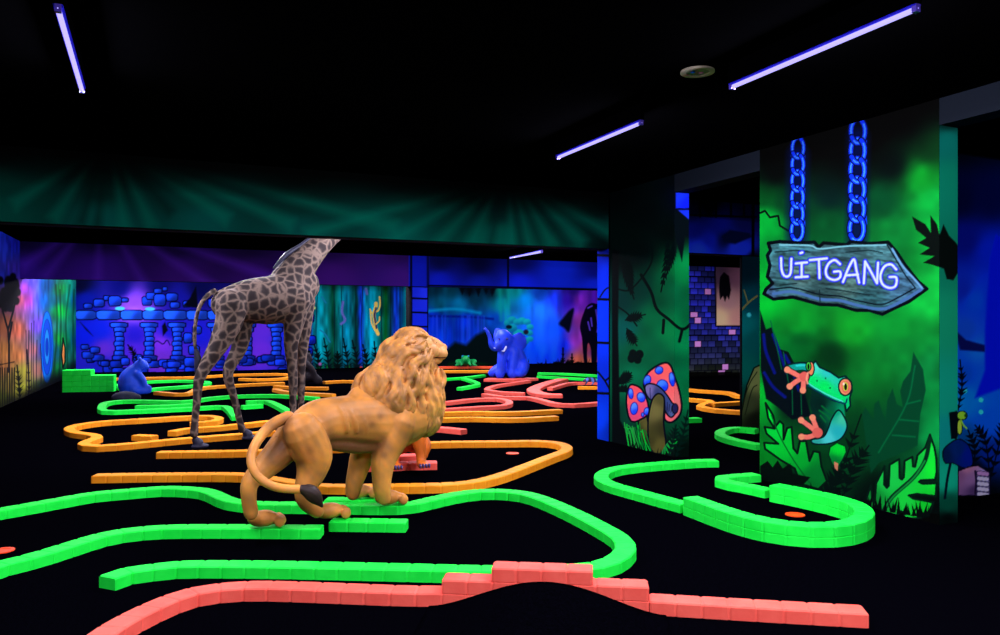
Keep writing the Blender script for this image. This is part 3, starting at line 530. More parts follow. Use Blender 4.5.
M.fern([(20,402),(19,385),(17,365)], 6, (3,8,4), 8, 1.1); M.fern([(28,400),(29,385),(27,350)], 4, (20,12,24), 7, .8)
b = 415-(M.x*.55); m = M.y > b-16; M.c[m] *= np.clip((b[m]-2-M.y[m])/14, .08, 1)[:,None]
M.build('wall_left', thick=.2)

# ================================================================== COURSE BORDERS
BW, BH = .137, .072
def cells(P, cell):
    P = [Vector(p) for p in P]; L = [0]
    for a, b in zip(P, P[1:]): L.append(L[-1]+(b-a).length)
    n = max(1, round(L[-1]/cell)); out = []; j = 0
    for i in range(n+1):
        d = L[-1]*i/n
        while j < len(L)-2 and L[j+1] < d: j += 1
        t = (d-L[j])/max(1e-6, L[j+1]-L[j]); out.append(P[j].lerp(P[j+1], min(1,max(0,t))))
    return out
def module(name, pts, nrm, z0, m, parent, w=BW, h=BH):
    bm = bmesh.new(); prof = [(-1,0),(-1,.9),(-.9,1),(.9,1),(1,.9),(1,0)]
    def ring(c, n, k):
        return [bm.verts.new((c.x+n.x*a*w/2*k, c.y+n.y*a*w/2*k, z0+h*(b if b == 0 else b*(1-(1-k)*.8)))) for a, b in prof]
    for i in range(len(pts)-1):
        a, b, na, nb = pts[i], pts[i+1], nrm[i], nrm[i+1]; L = (b-a).length; e = min(.012, L*.2)/L
        R = [ring(a, na, .93), ring(a.lerp(b,e), na.lerp(nb,e), 1), ring(a.lerp(b,1-e), na.lerp(nb,1-e), 1), ring(b, nb, .93)]
        for r, s in zip(R, R[1:]):
            for k in range(6): bm.faces.new((r[k], r[(k+1)%6], s[(k+1)%6], s[k]))
        bm.faces.new(R[0][::-1]); bm.faces.new(R[-1])
    return from_bm(name, bm, m, parent)
def rail(px, m, label, lev=1, cell=.14, per=3, z=0, group=None, w=BW, smooth=True, root=None, pre=None, lo=0):
    h = BH*(lev if lev else 1)
    P = [at(a, b, BH*lev) for a, b in px]
    if smooth and len(P) > 2: P = [Vector(p) for p in cr(P, 6)]
    P = [Vector((p[0], p[1], 0)) for p in P]; Q = cells(P, cell); N = []
    for i in range(len(Q)):
        d = (Q[min(i+1,len(Q)-1)]-Q[max(i-1,0)]).normalized(); N.append(Vector((-d.y, d.x, 0)))
    if root is None:
        b = Q[len(Q)//2].copy(); b.z = 0; root = empty('course_border', b, label, 'course border', group)
    b = root.location
    for l in range(lo, lev):
        i = 0
        while i < len(Q)-1:
            j = min(i+per, len(Q)-1)
            if len(Q)-1-j == 1: j = len(Q)-1
            module('border_block', [q-b for q in Q[i:j+1]], N[i:j+1], BH*l, m, root, w, BH-.0015); i = j
    return root
G0 = rail([(-60,519),(0,509),(49,500.5),(92,493),(125,490),(165,487),(198,488.5),(212,491.5),(231,499.5),(257,502.5),(300,503),(345,503.5),(400,504),(424,500),(454,493.5),(484,490),(514,491),(538,496),(574,511),(607,528),(621,537),(626,547),(617,556.5),(598,564),(560,567),(490,568),(400,566),(280,563.5),(191,563),(165,565),(132,568.5),(107,576.5)], GREEN, 'long bright green foam border curving right of the lion to a blunt near end')
rail([(326,498.2),(398,498.6)], GREEN, 'short green foam border under the front paws of the lion')
rail([(-60,585),(0,563),(33,555),(66,545),(99,535),(125,530),(165,526.5),(231,526),(290,526.5),(322,526.5)], GREEN, 'green foam border sweeping from the left edge to the hind paws of the lion')
rail([(331,519.5),(407,520.5)], GREEN, 'short green foam block under the near hind paw of the lion')
# pink with the stepped bridge
p1 = [(80,650),(102,633),(125,618.6),(155,604),(188,591.5),(224,585.6),(264,584),(330,586),(400,588.6),(443,589)]
R = rail(p1, PINK, 'long coral pink foam border in the foreground stepping up over the dark hump')
rail([(649.5,596.8),(756,603),(865,609)], PINK, '', root=R)
a, b = at(444,589,BH), at(648,596.6,BH); a.z = b.z = 0
def straight(P0, P1, z0, z1, root, m, n=None):
    Q = cells([P0, P1], .14); d = (P1-P0).normalized(); N = [Vector((-d.y,d.x,0))]*len(Q); o = root.location
    for l in range(z0, z1):
        for i in range(0, len(Q)-1, 3): module('border_block', [q-o for q in Q[i:i+4]], N[i:i+4], BH*l, m, root, BW, BH-.0015)
straight(a, b, 0, 2, R, PINK)
straight(a.lerp(b,.245), a.lerp(b,.735), 2, 3, R, PINK)
# right loop: single then double height
R = rail([(717,459.5),(696,460),(654,463),(625,466),(607,470),(601,476.5),(611,483),(636,490),(664,497.5),(686,503.2)], GREEN, 'bright green foam border curling round the foot of the green wall')
D = [(690,496),(742,513.4),(785,522),(824,524),(854,520),(865,511),(852,501),(817,492),(774,483.7)]
rail(D, GREEN, '', lev=2, root=R)
rail([(770,489.3),(745,484),(724,480),(722,476.5),(735,475),(757,473.3)], GREEN, '', root=R)
rail([(757,428.5),(735,427),(722,430),(721,434),(735,439),(760,444)], GREEN, 'small green foam loop seen in the opening left of the green wall')
rail([(686,418),(700,417.5)], GREEN, 'tiny green foam border end beside the mushroom wall')
rail([(683,388),(705,390),(728,391.5),(738,395),(752,396)], ORANGE, 'farthest orange foam border in the right doorway', cell=.3)
rail([(683,397.5),(700,399),(712,400.5),(703,403.5),(701,406),(720,409),(752,411)], ORANGE, 'nearest zigzag orange foam border in the right doorway', cell=.3)
rail([(712,402.9),(725,402),(752,400.5)], ORANGE, 'short orange foam border between the two others in the right doorway', cell=.3)
# middle orange
rail([(158,451.5),(247,450),(340,446),(435,441.8),(500,441),(536,440.6),(556,442),(566,445.5),(565,450),(548,456.5),(524,465.8),(500,474.5),(476,480.5),(452,483.2),(428,484),(389,484.5),(340,485),(310,483.5),(275,478),(240,473.5),(160,473.5),(94,474.5)], ORANGE, 'large orange foam border loop passing behind the lion')
rail([(190,422),(213,420.5),(219,417.5),(208,415.3),(182,416),(143,418.5),(104,420.8),(78,424.3),(69,428),(76,431.8),(93,434),(97,437),(87,440.5),(84,443.5),(97,445.3),(130,443),(182,438),(245,433),(275,430)], ORANGE, 'wavy orange foam border at the hind feet of the giraffe', cell=.18)
rail([(172,431),(187,428),(215,426),(255,422),(290,418)], ORANGE, 'orange foam border between the hind legs of the giraffe', cell=.18)
rail([(135,434.5),(155,435.5)], ORANGE, 'small loose orange foam bar left of the giraffe', cell=.18)
rail([(236,416),(229,408),(220,405.3),(182,407.5),(130,409.7),(105,410),(102,405.5),(108,401.5),(130,399.7),(182,400.5),(210,397),(240,394.8),(280,394.5),(318,397)], GREEN, 'long narrow green foam loop behind the giraffe hind legs', cell=.2)
rail([(136,405.2),(165,404.8),(192,403.6)], GREEN, 'green foam bar inside the narrow green loop', cell=.2)
rail([(242,405.3),(262,404)], GREEN, 'short green foam bar right of the giraffe hind leg', cell=.2)
rail([(246,400.6),(266,400.2),(276,403.5),(292,412)], GREEN, 'bent green foam border running behind the giraffe front legs', cell=.2)
rail([(156,391.3),(185,393),(202,387),(240,384),(284,382)], ORANGE, 'orange foam border right of the blue bear', cell=.25)
rail([(116,377.8),(152,377),(190,376.5),(215,375),(240,373.8),(285,373.5),(288,377),(262,378.6),(240,378)], ORANGE, 'farthest orange foam border in front of the ruins mural', cell=.3)
rail([(275,385.5),(300,386.6),(328,387)], ORANGE, 'orange foam border behind the giraffe front legs', cell=.25)
rail([(275,388.5),(290,391.3),(334,393.8)], ORANGE, 'orange foam border just right of the giraffe front legs', cell=.25)
rail([(324,381.2),(345,380.2),(362,381)], ORANGE, 'short orange foam border right of the dark gorilla', cell=.25)
rail([(121,387.3),(121,383.3),(140,381.3),(180,379.8),(209,381.8),(190,385),(160,387.3),(149,388.7)], GREEN, 'green foam loop right of the stepped green blocks', cell=.25)
# stepped blocks far left
def steps(px0, px1, pxm, yb, n1, n2):
    A, B, C = at(px0,yb,0), at(pxm,yb-.5,0), at(px1,yb-1,0)
    R = empty('course_border', B, 'stepped stack of bright green foam blocks by the left wall', 'foam blocks')
    for (p, q, n) in ((A, B, n1), (B, C, n2)):
        d = (q-p).normalized(); N = Vector((-d.y,d.x,0)); L = (q-p).length; k = max(1, round(L/.17))
        for l in range(n):
            for i in range(k):
                s, e = p.lerp(q,i/k)+N*.15-B, p.lerp(q,(i+1)/k)+N*.15-B; module('border_block', [s, e], [N,N], .125*l, GREEN, R, .3, .1235)
steps(62,114,91,392.5,4,3)
# back right tangle
rail([(400,404),(440,402),(476,398.2),(499,398),(509,401),(505,404.5),(480,406.2),(440,408.7),(400,411)], PINK, 'pink foam loop to the right of the lion face', cell=.2)
rail([(425,412.5),(470,411.2),(512,411.5),(545,410),(561,409.2)], ORANGE, 'upper of two long orange foam borders right of the lion', cell=.2)
rail([(420,418.5),(470,417),(515,417.7),(557,415.7)], ORANGE, 'lower of two long orange foam borders right of the lion', cell=.2)
rail([(405,426.2),(440,426.8),(464,429.2)], PINK, 'short pink foam border just right of the lion mane', cell=.2)
rail([(484,393.3),(505,396.2),(527,396.3),(541,399),(556,402.8),(577,403.5),(615,400.5)], PINK, 'long wavy pink foam border ending behind the blue pillar', cell=.25)
rail([(529,380),(515,382),(496,385),(487,388.8),(500,391.3),(524,392.5)], PINK, 'zigzag pink foam border in front of the blue elephant', cell=.25)
rail([(486,378.3),(512,378.6),(532,377.5)], PINK, 'pink foam border carrying the blue elephant', cell=.25, w=.5)
rail([(563,378.5),(548,382.3),(535,387.5),(535,391),(546,393.8),(562,394)], PINK, 'bent pink foam border right of the blue elephant', cell=.25, w=.3)
rail([(550,387.5),(570,382.4),(590,382),(604,382)], PINK, 'thin pink foam border reaching the blue pillar', cell=.25)
rail([(578,386.3),(604,386.3)], ORANGE, 'short orange foam border left of the blue pillar', cell=.25)
rail([(538,372.4),(565,373),(604,375)], GREEN, 'rear green foam border right of the blue elephant', cell=.3)
rail([(538,375.5),(565,377),(604,379)], GREEN, 'front green foam border right of the blue elephant', cell=.3)
rail([(430,379),(463,377),(484,374.5)], GREEN, 'green foam border left of the blue elephant', cell=.3)
rail([(463,377.5),(473,380.5),(478,383.5),(470,385.5),(459,387.5)], GREEN, 'crooked green foam border between lion head and blue elephant', cell=.3)
rail([(430,370.5),(470,370.4),(498,370.4)], ORANGE, 'orange foam border in front of the far green frog', cell=.3, w=.4)
rail([(430,366.6),(470,366.2),(498,366.4)], RED, 'red foam border under the far green frog', cell=.3, w=.3)
TP = rail([(366,463.5),(392,462.8),(410,462),(437,461.5)], PINK, 'low pink foam platform under the small big cat behind the lion', cell=.16, w=.18)
rail([(366,456),(392,455),(416,454.3)], PINK, '', root=TP, cell=.16, w=.18)
# ---- dark carpet hump bridged by the pink blocks
bm = bmesh.new(); c = (a+b)/2; d = (b-a).normalized(); n = Vector((d.y,-d.x,0)); W, DEP = .62, .95
nu, nw = 40, 14; V = []
for j in range(nw+1):
    w = .082+DEP*j/nw; row = []
    for i in range(nu+1):
        t = -1+2*i/nu; z = .008+.150*max(0,(math.cos(math.pi*t)+1)/2)**.8*(1 if j < nw-3 else (nw-j)/3*.9+.1 if j < nw else .02)
        p = c+d*(t*W+.01)+n*w; row.append(bm.verts.new((p.x,p.y,z)))
    V.append(row)
for j in range(nw):
    for i in range(nu): bm.faces.new((V[j][i],V[j][i+1],V[j+1][i+1],V[j+1][i]))
rim = [V[0][i] for i in range(nu+1)]+[V[j][nu] for j in range(1,nw+1)]+[V[nw][i] for i in range(nu-1,-1,-1)]+[V[j][0] for j in range(nw-1,0,-1)]
low = [bm.verts.new((v.co.x,v.co.y,.001)) for v in rim]
for i in range(len(rim)): bm.faces.new((rim[i],low[i],low[(i+1)%len(rim)],rim[(i+1)%len(rim)]))
bm.faces.new(low)
for v in bm.verts: v.co -= Vector((c.x,c.y,0))
o = from_bm('carpeted_hump', bm, CARPET, smooth=True); o.location = (c.x,c.y,0)
tag(o, 'rounded black carpet hump in front of the stepped pink bridge', 'putting hump')
# ---- golf cups
def disc(bm, r0, r1, z0, z1, n=28):
    A = [[bm.verts.new((r*math.cos(2*math.pi*i/n), r*math.sin(2*math.pi*i/n), z)) for i in range(n)] for r, z in ((r1,z0),(r1,z1),(r0,z1),(r0,z0))]
    for k in range(4):
        p, q = A[k], A[(k+1)%4]
        for i in range(n): bm.faces.new((p[i],p[(i+1)%n],q[(i+1)%n],q[i]))
for (x, y, lab) in ((795,515,'orange golf hole cup inside the green loop by the exit wall'),(512.5,453.5,'orange golf hole cup inside the orange loop'),(2,551,'orange golf hole cup at the left edge of the photo')):
    R = empty('golf_cup', at(x,y,0), lab, 'golf hole', None)
    bm = bmesh.new(); disc(bm, .052, .075, 0, .006); from_bm('cup_rim', bm, CUP, R)
    bm = bmesh.new(); disc(bm, .001, .054, 0, .003); from_bm('cup_bottom', bm, CUP, R)

# ================================================================== STATUES
def tube(bm, pts, seg=14, sub=4, flat=1.0):
    """tapered closed tube through (x,y,z,r) points"""
    P = cr([tuple(p) for p in pts], sub) if len(pts) > 2 else [tuple(p) for p in pts]; P = [np.array(p) for p in P]; n = len(P)
    full = []
    def cap(p, t, s):
        for a in (80,60,35): full.append((p[:3]+s*t*p[3]*math.sin(math.radians(a)), p[3]*math.cos(math.radians(a))))
    t0 = (P[1]-P[0])[:3]; t0 = t0/np.linalg.norm(t0); t1 = (P[-1]-P[-2])[:3]; t1 = t1/np.linalg.norm(t1)
    cap(P[0], t0, -1)
    for p in P: full.append((p[:3], max(p[3],.002)))
    e = []; 
    for a in (35,60,80): full.append((P[-1][:3]+t1*P[-1][3]*math.sin(math.radians(a)), P[-1][3]*math.cos(math.radians(a))))
    rings = []; up = np.array((0,0,1.)) if abs(t0[2]) < .9 else np.array((1.,0,0)); s = np.cross(t0, up); s /= np.linalg.norm(s)
    for i, (c, r) in enumerate(full):
        a, b = full[max(i-1,0)][0], full[min(i+1,len(full)-1)][0]; t = b-a; t = t/(np.linalg.norm(t)+1e-9)
        s = s-t*np.dot(s,t); s /= np.linalg.norm(s); q = np.cross(t, s)
        rings.append([bm.verts.new(tuple(c+r*(math.cos(k)*s+math.sin(k)*q*flat))) for k in np.linspace(0,2*math.pi,seg,endpoint=False)])
    for r, q in zip(rings, rings[1:]):
        for k in range(seg): bm.faces.new((r[k], r[(k+1)%seg], q[(k+1)%seg], q[k]))
    bm.faces.new(rings[0][::-1]); bm.faces.new(rings[-1])
def ellip(bm, c, r, f=(1,0,0), up=(0,0,1)):
    f = Vector(f).normalized(); u = Vector(up); l = u.cross(f).normalized(); u = f.cross(l)
    mt = Matrix((( f.x*r[0], l.x*r[1], u.x*r[2], c[0]),(f.y*r[0], l.y*r[1], u.y*r[2], c[1]),(f.z*r[0], l.z*r[1], u.z*r[2], c[2]),(0,0,0,1)))
    bmesh.ops.create_uvsphere(bm, u_segments=16, v_segments=10, radius=1, matrix=mt)
def remesh(bm, voxel, smooth=3, fac=.5):
    bmesh.ops.recalc_face_normals(bm, faces=bm.faces[:]); me = bpy.data.meshes.new('tmp'); bm.to_mesh(me); bm.free()
    o = bpy.data.objects.new('tmp', me); COL.objects.link(o)
    r = o.modifiers.new('r','REMESH'); r.mode = 'VOXEL'; r.voxel_size = voxel; r.use_smooth_shade = True
    if smooth: s = o.modifiers.new('s','SMOOTH'); s.iterations = smooth; s.factor = fac
    dg = bpy.context.evaluated_depsgraph_get(); out = bpy.data.meshes.new_from_object(o.evaluated_get(dg), depsgraph=dg)
    bpy.data.objects.remove(o); bpy.data.meshes.remove(me); return out
def vpaint(me, fn):
    n = len(me.vertices); co = np.empty(n*3, np.float32); me.vertices.foreach_get('co', co); co = co.reshape(-1,3).astype(float)
    nr = np.empty(n*3, np.float32); me.vertices.foreach_get('normal', nr); nr = nr.reshape(-1,3)
    c = np.clip(lin(np.clip(fn(co, nr),0,255)),0,.95); a = me.color_attributes.new('Col','FLOAT_COLOR','POINT')
    a.data.foreach_set('color', np.hstack([c,np.ones((n,1))]).astype(np.float32).ravel())
def n3(co, s, seed=0): return (vnoise(co[:,0]+co[:,2]*.6, co[:,1]-co[:,2]*.4, s, seed)+vnoise(co[:,2]+.3*co[:,0], co[:,0]-co[:,1], s, seed+3))/2
class Frame:
    """a statue's own axes: forward d, left l, placed on the floor; j() traces a side-view outline point at a lateral offset"""
    def __init__(s, X, Z, ang):
        s.X, s.Z = X, Z; s.d = (math.cos(math.radians(ang)), math.sin(math.radians(ang))); s.l = (-s.d[1], s.d[0])
        s.O = cw(X, Z, 0); o = cw(X+s.d[0], Z+s.d[1], 0)-s.O; s.f = o.normalized(); s.L = (cw(X+s.l[0], Z+s.l[1], 0)-s.O).normalized()
    def j(s, px, py, lat, r=None):
        u = (px-500)/F; f = (u*(s.Z+s.l[1]*lat)-s.X-s.l[0]*lat)/(s.d[0]-s.d[1]*u)
        Z = s.Z+s.d[1]*f+s.l[1]*lat; p = cw(u*Z, Z, HC-(py-HY)*Z/F)-s.O
        return (p.x,p.y,p.z) if r is None else (p.x,p.y,p.z,r)
    def ch(s, pts, lat): return [s.j(a,b,lat,r) for a,b,r in pts]
def paw(bm, F_, p, L, w, h, toes=4, ang=0, z=None):
    f = Matrix.Rotation(ang,3,'Z')@F_.f; l = Vector((0,0,1)).cross(f); c = Vector(p); z0 = c.z if z is None else z
    ellip(bm, (c.x,c.y,z0+h*.62), (L*.46,w*.46,h*.62), f)
    for i in range(toes):
        t = (i-(toes-1)/2)/max(1,toes-1); q = c+f*(L*.47-abs(t)*L*.12)+l*(t*w*.9); ellip(bm, (q.x+f.x*.012,q.y+f.y*.012,z0+h*.42), (L*.17,w*.15,h*.44), f)
# ---------------- lion
LF = Frame(-1.2, 5.85, 46)
root = empty('lion_statue', LF.O, 'large tan lion statue standing on green foam borders', 'statue')
bm = bmesh.new(); ch = LF.ch
tube(bm, ch([(301,436,.155),(318,424,.175),(340,421,.185),(365,421,.215),(390,420,.24),(408,415,.22)],0), 20)
ellip(bm, LF.j(372,398,0), (.22,.12,.13), LF.f)
tube(bm, ch([(303,432,.14),(313,454,.138),(311,473,.105),(304,490,.07),(306,502,.058),(317,511,.052)],-.12))
ellip(bm, LF.j(307,442,-.11), (.14,.09,.18), LF.f)
tube(bm, ch([(297,432,.13),(280,452,.112),(263,469,.086),(250,483,.062),(249,500,.052),(251,513,.05)],.04))
tube(bm, ch([(397,422,.15),(391,440,.128),(384,458,.1),(382,476,.078),(382,489,.068),(384,498,.055)],-.125))
ellip(bm, LF.j(398,428,-.14), (.12,.09,.16), LF.f); ellip(bm, LF.j(388,448,-.15), (.07,.06,.1), LF.f)
tube(bm, ch([(378,430,.11),(364,452,.1),(358,470,.082),(354,484,.068),(353,493,.058)],.18))
tube(bm, ch([(395,400,.2),(405,380,.17),(414,358,.13)],0))
for p,lat,ag in (((329,519),-.12,-.35),((263,527),.04,-.45),((388,505),-.125,-.35),((358,498.5),.18,-.35)):
    q = at(p[0],p[1],BH)-LF.O; paw(bm, LF, (q.x,q.y,BH+.003), .24, .14, .095, 4, ag, BH+.003)
# ribs and belly folds
for x0,k in ((334,1.0),(343,1.0),(353,.95),(364,.85)): tube(bm, [LF.j(x0,403,-.08,.006),LF.j(x0+5,409,-.135,.016),LF.j(x0+10,417,-.172,.02*k),LF.j(x0+13,426,-.186,.018*k),LF.j(x0+14,434,-.18,.006)], 8)
tube(bm, ch([(306,436,.05),(324,442,.05),(342,445,.055),(362,446,.06),(384,440,.08)],-.07), 10)
me = remesh(bm, .0095, 5)
def lionc(co, nr):
    z = co[:,2]; n = n3(co,.12,1); m = n3(co,.035,5); b = np.array((212,140,66.)); c = np.tile(b,(len(co),1))*(.66+.56*n)[:,None]
    c += (np.array((40,20,-10.))*(m-.5)[:,None])
    def spot(px,py,lat,r,col,a):
        nonlocal c
        p = np.array(LF.j(px,py,lat)); d = np.linalg.norm(co-p,axis=1); w = a*np.exp(-(d/r)**2)[:,None]; c = c*(1-w)+np.array(col,float)*w
    dk = (92,56,34)
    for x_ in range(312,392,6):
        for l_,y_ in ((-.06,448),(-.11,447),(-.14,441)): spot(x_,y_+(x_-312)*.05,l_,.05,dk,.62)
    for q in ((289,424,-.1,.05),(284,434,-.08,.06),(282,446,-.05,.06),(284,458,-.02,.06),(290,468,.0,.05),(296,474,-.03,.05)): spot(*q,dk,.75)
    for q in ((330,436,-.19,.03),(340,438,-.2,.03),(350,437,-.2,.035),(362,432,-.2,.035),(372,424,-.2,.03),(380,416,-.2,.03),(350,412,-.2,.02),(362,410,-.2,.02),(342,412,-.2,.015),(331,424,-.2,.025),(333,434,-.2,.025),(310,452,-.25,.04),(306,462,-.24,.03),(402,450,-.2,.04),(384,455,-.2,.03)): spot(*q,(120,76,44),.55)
    return c
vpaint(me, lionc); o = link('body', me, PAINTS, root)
# tail
bm = bmesh.new()
tube(bm, [LF.j(288,417,-.02,.045),LF.j(272,425,-.02,.04),LF.j(258,440,-.05,.034),LF.j(251,458,-.12,.032),LF.j(256,474,-.2,.03),LF.j(270,485,-.27,.03),LF.j(287,489,-.32,.03),LF.j(300,489,-.36,.03),LF.j(306,491,-.37,.025)], 12)
me = remesh(bm, .008, 3); vpaint(me, lionc); link('tail', me, PAINTS, root)
bm = bmesh.new(); tube(bm, [LF.j(302,489,-.37,.03),LF.j(310,492,-.38,.052),LF.j(316,498,-.39,.046),LF.j(321,505,-.39,.015)], 12)
for k in range(7):
    a = k*.9; dx, dy = 3*math.cos(a), 3*math.sin(a); tube(bm, [LF.j(306+dx*.6,491+dy*.6,-.38,.014),LF.j(314+dx,496+dy,-.39+.02*math.sin(a*2),.014),LF.j(322+dx*.5,506+dy*.5,-.39,.004)], 6)
me = remesh(bm, .006, 1); vpaint(me, lambda co,nr: np.tile((50.,36,34),(len(co),1))*(.7+.6*n3(co,.03,2))[:,None]); tag(link('tail_tuft', me, PAINTS, root), 'dark brown tail tuft')
# head / face
HFr = Frame(-1.2, 5.85, 46); fwd = (LF.f*.9-LF.L*.35).normalized(); lft = Vector((0,0,1)).cross(fwd)
hc = Vector(LF.j(417,350,0))
bm = bmesh.new(); V3 = lambda a,b,c: tuple(hc+fwd*a+lft*b+Vector((0,0,c)))
ellip(bm, V3(0,0,.02), (.15,.12,.13), fwd); ellip(bm, V3(.1,0,.03), (.09,.085,.085), fwd)
tube(bm, [V3(.06,0,.06)+(.07,),V3(.13,0,.045)+(.062,),V3(.185,0,.015)+(.058,)], 12)
for s in (-1,1):
    ellip(bm, V3(.19,s*.035,-.03), (.062,.05,.055), fwd); ellip(bm, V3(.1,s*.065,-.01), (.07,.045,.06), fwd)
    tube(bm, [V3(.11,s*.02,.085)+(.02,),V3(.115,s*.06,.08)+(.018,)], 8)
ellip(bm, V3(.215,0,.015), (.045,.042,.04), fwd); ellip(bm, V3(.15,0,-.085), (.07,.05,.035), fwd)
me = remesh(bm, .007, 3)
def headc(co, nr):
    r = co-np.array(hc); a = r@np.array(fwd); b = r@np.array(lft); z = r[:,2]; c = np.tile((216.,150,86),(len(co),1))*(.86+.28*n3(co,.05,2))[:,None]
    m = (a>.235)&(z<.012)&(z>-.03)&(abs(b)<.03); c[m] = (90,45,40)
    m = (abs(z+.062)<.006)&(a>.12); c[m] = (80,40,30); return c
vpaint(me, headc); link('head', me, PAINTS, root)
EYE = mat('statue_eye', (40,24,10), .2, .6)
for s in (-1,1):
    bm = bmesh.new(); ellip(bm, V3(.135,s*.055,.055), (.018,.014,.013), fwd); from_bm('eye', bm, EYE, root, True)
# mane
bm = bmesh.new()
for (px,py,lat,r) in ((412,350,0,.16),(404,362,0,.2),(400,382,0,.235),(408,402,0,.22),(420,398,0,.18),(425,378,0,.15),(419,364,0,.15),(424,418,0,.12),(428,408,.02,.12),(413,415,-.04,.15),(381,388,0,.17),(371,389,0,.12),(392,398,-.04,.2)): ellip(bm, LF.j(px,py,lat), (r,r*.92,r), LF.f)
mm = remesh(bm, .02, 6)
bv = BVHTree.FromPolygons([v.co.copy() for v in mm.vertices], [tuple(p.vertices) for p in mm.polygons])
bm = bmesh.new(); bm.from_mesh(mm)
zs = [v.co.z for v in mm.vertices]; zt, zb = max(zs), min(zs); face = hc+fwd*.2
starts = [v.co.copy() for v in mm.vertices]; random.shuffle(starts); used = []; strands = []
tagv = []
for p in starts:
    if (p-face).length < .17 and (p-hc).dot(fwd) > .09 : continue
    if any((p-q).length < .052 for q in used): continue
    used.append(p.copy()); pts = []; q = p.copy(); ph = random.uniform(0,6.28); amp = random.uniform(.3,.8); n = random.randint(6,10); r0 = random.uniform(.02,.034)
    for i in range(n):
        loc, nor, _, _ = bv.find_nearest(q)
        k = 1-i/(n-1); pts.append((loc.x+nor.x*(.012+.006*k), loc.y+nor.y*(.012+.006*k), loc.z+nor.z*(.012+.006*k), max(.005, r0*(.35+.65*math.sin(math.pi*min(1,.25+.75*k))))))
        hgt = (loc.z-zb)/(zt-zb); away = (loc-hc); away -= fwd*away.dot(fwd)
        dr = Vector((0,0,-1))*(1.0 if hgt < .75 else .45)-fwd*(1.1 if hgt > .7 else .35 if hgt > .4 else -.15)+away.normalized()*.2
        sidev = nor.cross(dr).normalized(); dr = dr+sidev*amp*math.sin(ph+i*.9); dr -= nor*dr.dot(nor)
        q = loc+dr.normalized()*.034
    if len(pts) > 3: tube(bm, pts, 8, 2)
me = remesh(bm, .0075, 1)
def manec(co, nr):
    z = co[:,2]; n = n3(co,.05,4); m = n3(co,.02,6); c = np.tile((212.,144,74),(len(co),1))*(.62+.62*n)[:,None]; c += np.array((50,28,-16.))*(m-.5)[:,None]
    # olive brown dabs on the lock tips
    for (px,py,lat,r) in ((398,414,-.2,.06),(404,420,-.15,.05),(410,424,-.1,.05),(426,352,-.12,.035),(424,345,-.12,.03),(415,385,-.2,.04),(428,428,-.06,.04),(393,408,-.2,.03)):
        p = np.array(LF.j(px,py,lat)); w = .7*np.exp(-(np.linalg.norm(co-p,axis=1)/r)**2)[:,None]; c = c*(1-w)+np.array((84,66,26.))*w
    return c
vpaint(me, manec); tag(link('mane', me, PAINTS, root), 'wavy golden mane'); bpy.data.meshes.remove(mm)

# ---------------- giraffe
GF = Frame(-3.12, 10.23, 44); root = empty('giraffe_statue', GF.O, 'tall spotted giraffe statue with its head hidden above the green beam', 'statue')
bm = bmesh.new(); ch = GF.ch
tube(bm, ch([(229,304,.22),(250,301,.285),(272,300,.32),(290,294,.32),(301,286,.25)],0), 20)
tube(bm, ch([(231,304,.19),(229,322,.17),(218,346,.12),(207,364,.085),(199,380,.066),(197,400,.05),(195,420,.046),(194,434,.052)],-.13))
tube(bm, ch([(240,318,.17),(240,345,.11),(231,364,.08),(228,376,.066),(234,398,.05),(239,418,.045),(242,430,.05)],.13))
tube(bm, ch([(296,300,.2),(294,322,.14),(291,345,.095),(292,365,.07),(293,380,.064),(293,400,.05),(293,425,.045),(294,432,.05)],-.13))
tube(bm, ch([(303,300,.17),(303,325,.12),(302,350,.08),(301,372,.06),(301,385,.058),(301,405,.046),(301,424,.043),(302,429,.048)],.13))
tube(bm, ch([(290,283,.27),(299,268,.225),(311,254,.18),(324,241,.15),(336,231,.135),(348,223,.12),(358,219,.11)],0), 16)
pass
hd = Vector(GF.j(364,220,0)); V3 = lambda a,b,c: tuple(hd+GF.f*a+GF.L*b+Vector((0,0,c)))
ellip(bm, V3(.03,0,0), (.14,.1,.1), GF.f); tube(bm, [V3(.08,0,-.01)+(.08,),V3(.2,0,-.05)+(.06,),V3(.29,0,-.08)+(.055,)], 10)
for s in (-1,1):
    tube(bm, [V3(0,s*.04,.07)+(.018,),V3(-.02,s*.045,.15)+(.015,),V3(-.02,s*.045,.16)+(.024,)], 8); tube(bm, [V3(-.03,s*.08,.04)+(.02,),V3(-.06,s*.15,.06)+(.03,),V3(-.07,s*.2,.06)+(.008,)], 8, flat=.5)
me = remesh(bm, .018, 5)
GIR = mat('giraffe_hide', (150,128,110), .75, .08); nt = GIR.node_tree; bs = nt.nodes['Principled BSDF']
tc = nt.nodes.new('ShaderNodeTexCoord'); vo = nt.nodes.new('ShaderNodeTexVoronoi'); vo.feature = 'DISTANCE_TO_EDGE'; vo.inputs['Scale'].default_value = 8.2; vo.inputs['Randomness'].default_value = .75
nz = nt.nodes.new('ShaderNodeTexNoise'); nz.inputs['Scale'].default_value = 9; mx = nt.nodes.new('ShaderNodeVectorMath'); mx.operation = 'SCALE'; mx.inputs['Scale'].default_value = .05
ad = nt.nodes.new('ShaderNodeVectorMath'); nt.links.new(nz.outputs['Color'], mx.inputs[0]); nt.links.new(tc.outputs['Object'], ad.inputs[0]); nt.links.new(mx.outputs[0], ad.inputs[1]); nt.links.new(ad.outputs[0], vo.inputs['Vector'])
rp = nt.nodes.new('ShaderNodeValToRGB'); e = rp.color_ramp.elements; e[0].position = .03; e[0].color = list(lin((122,104,94)))+[1]; e[1].position = .16; e[1].color = list(lin((62,54,54)))+[1]
x = e.new(.3); x.color = list(lin((50,43,44)))+[1]
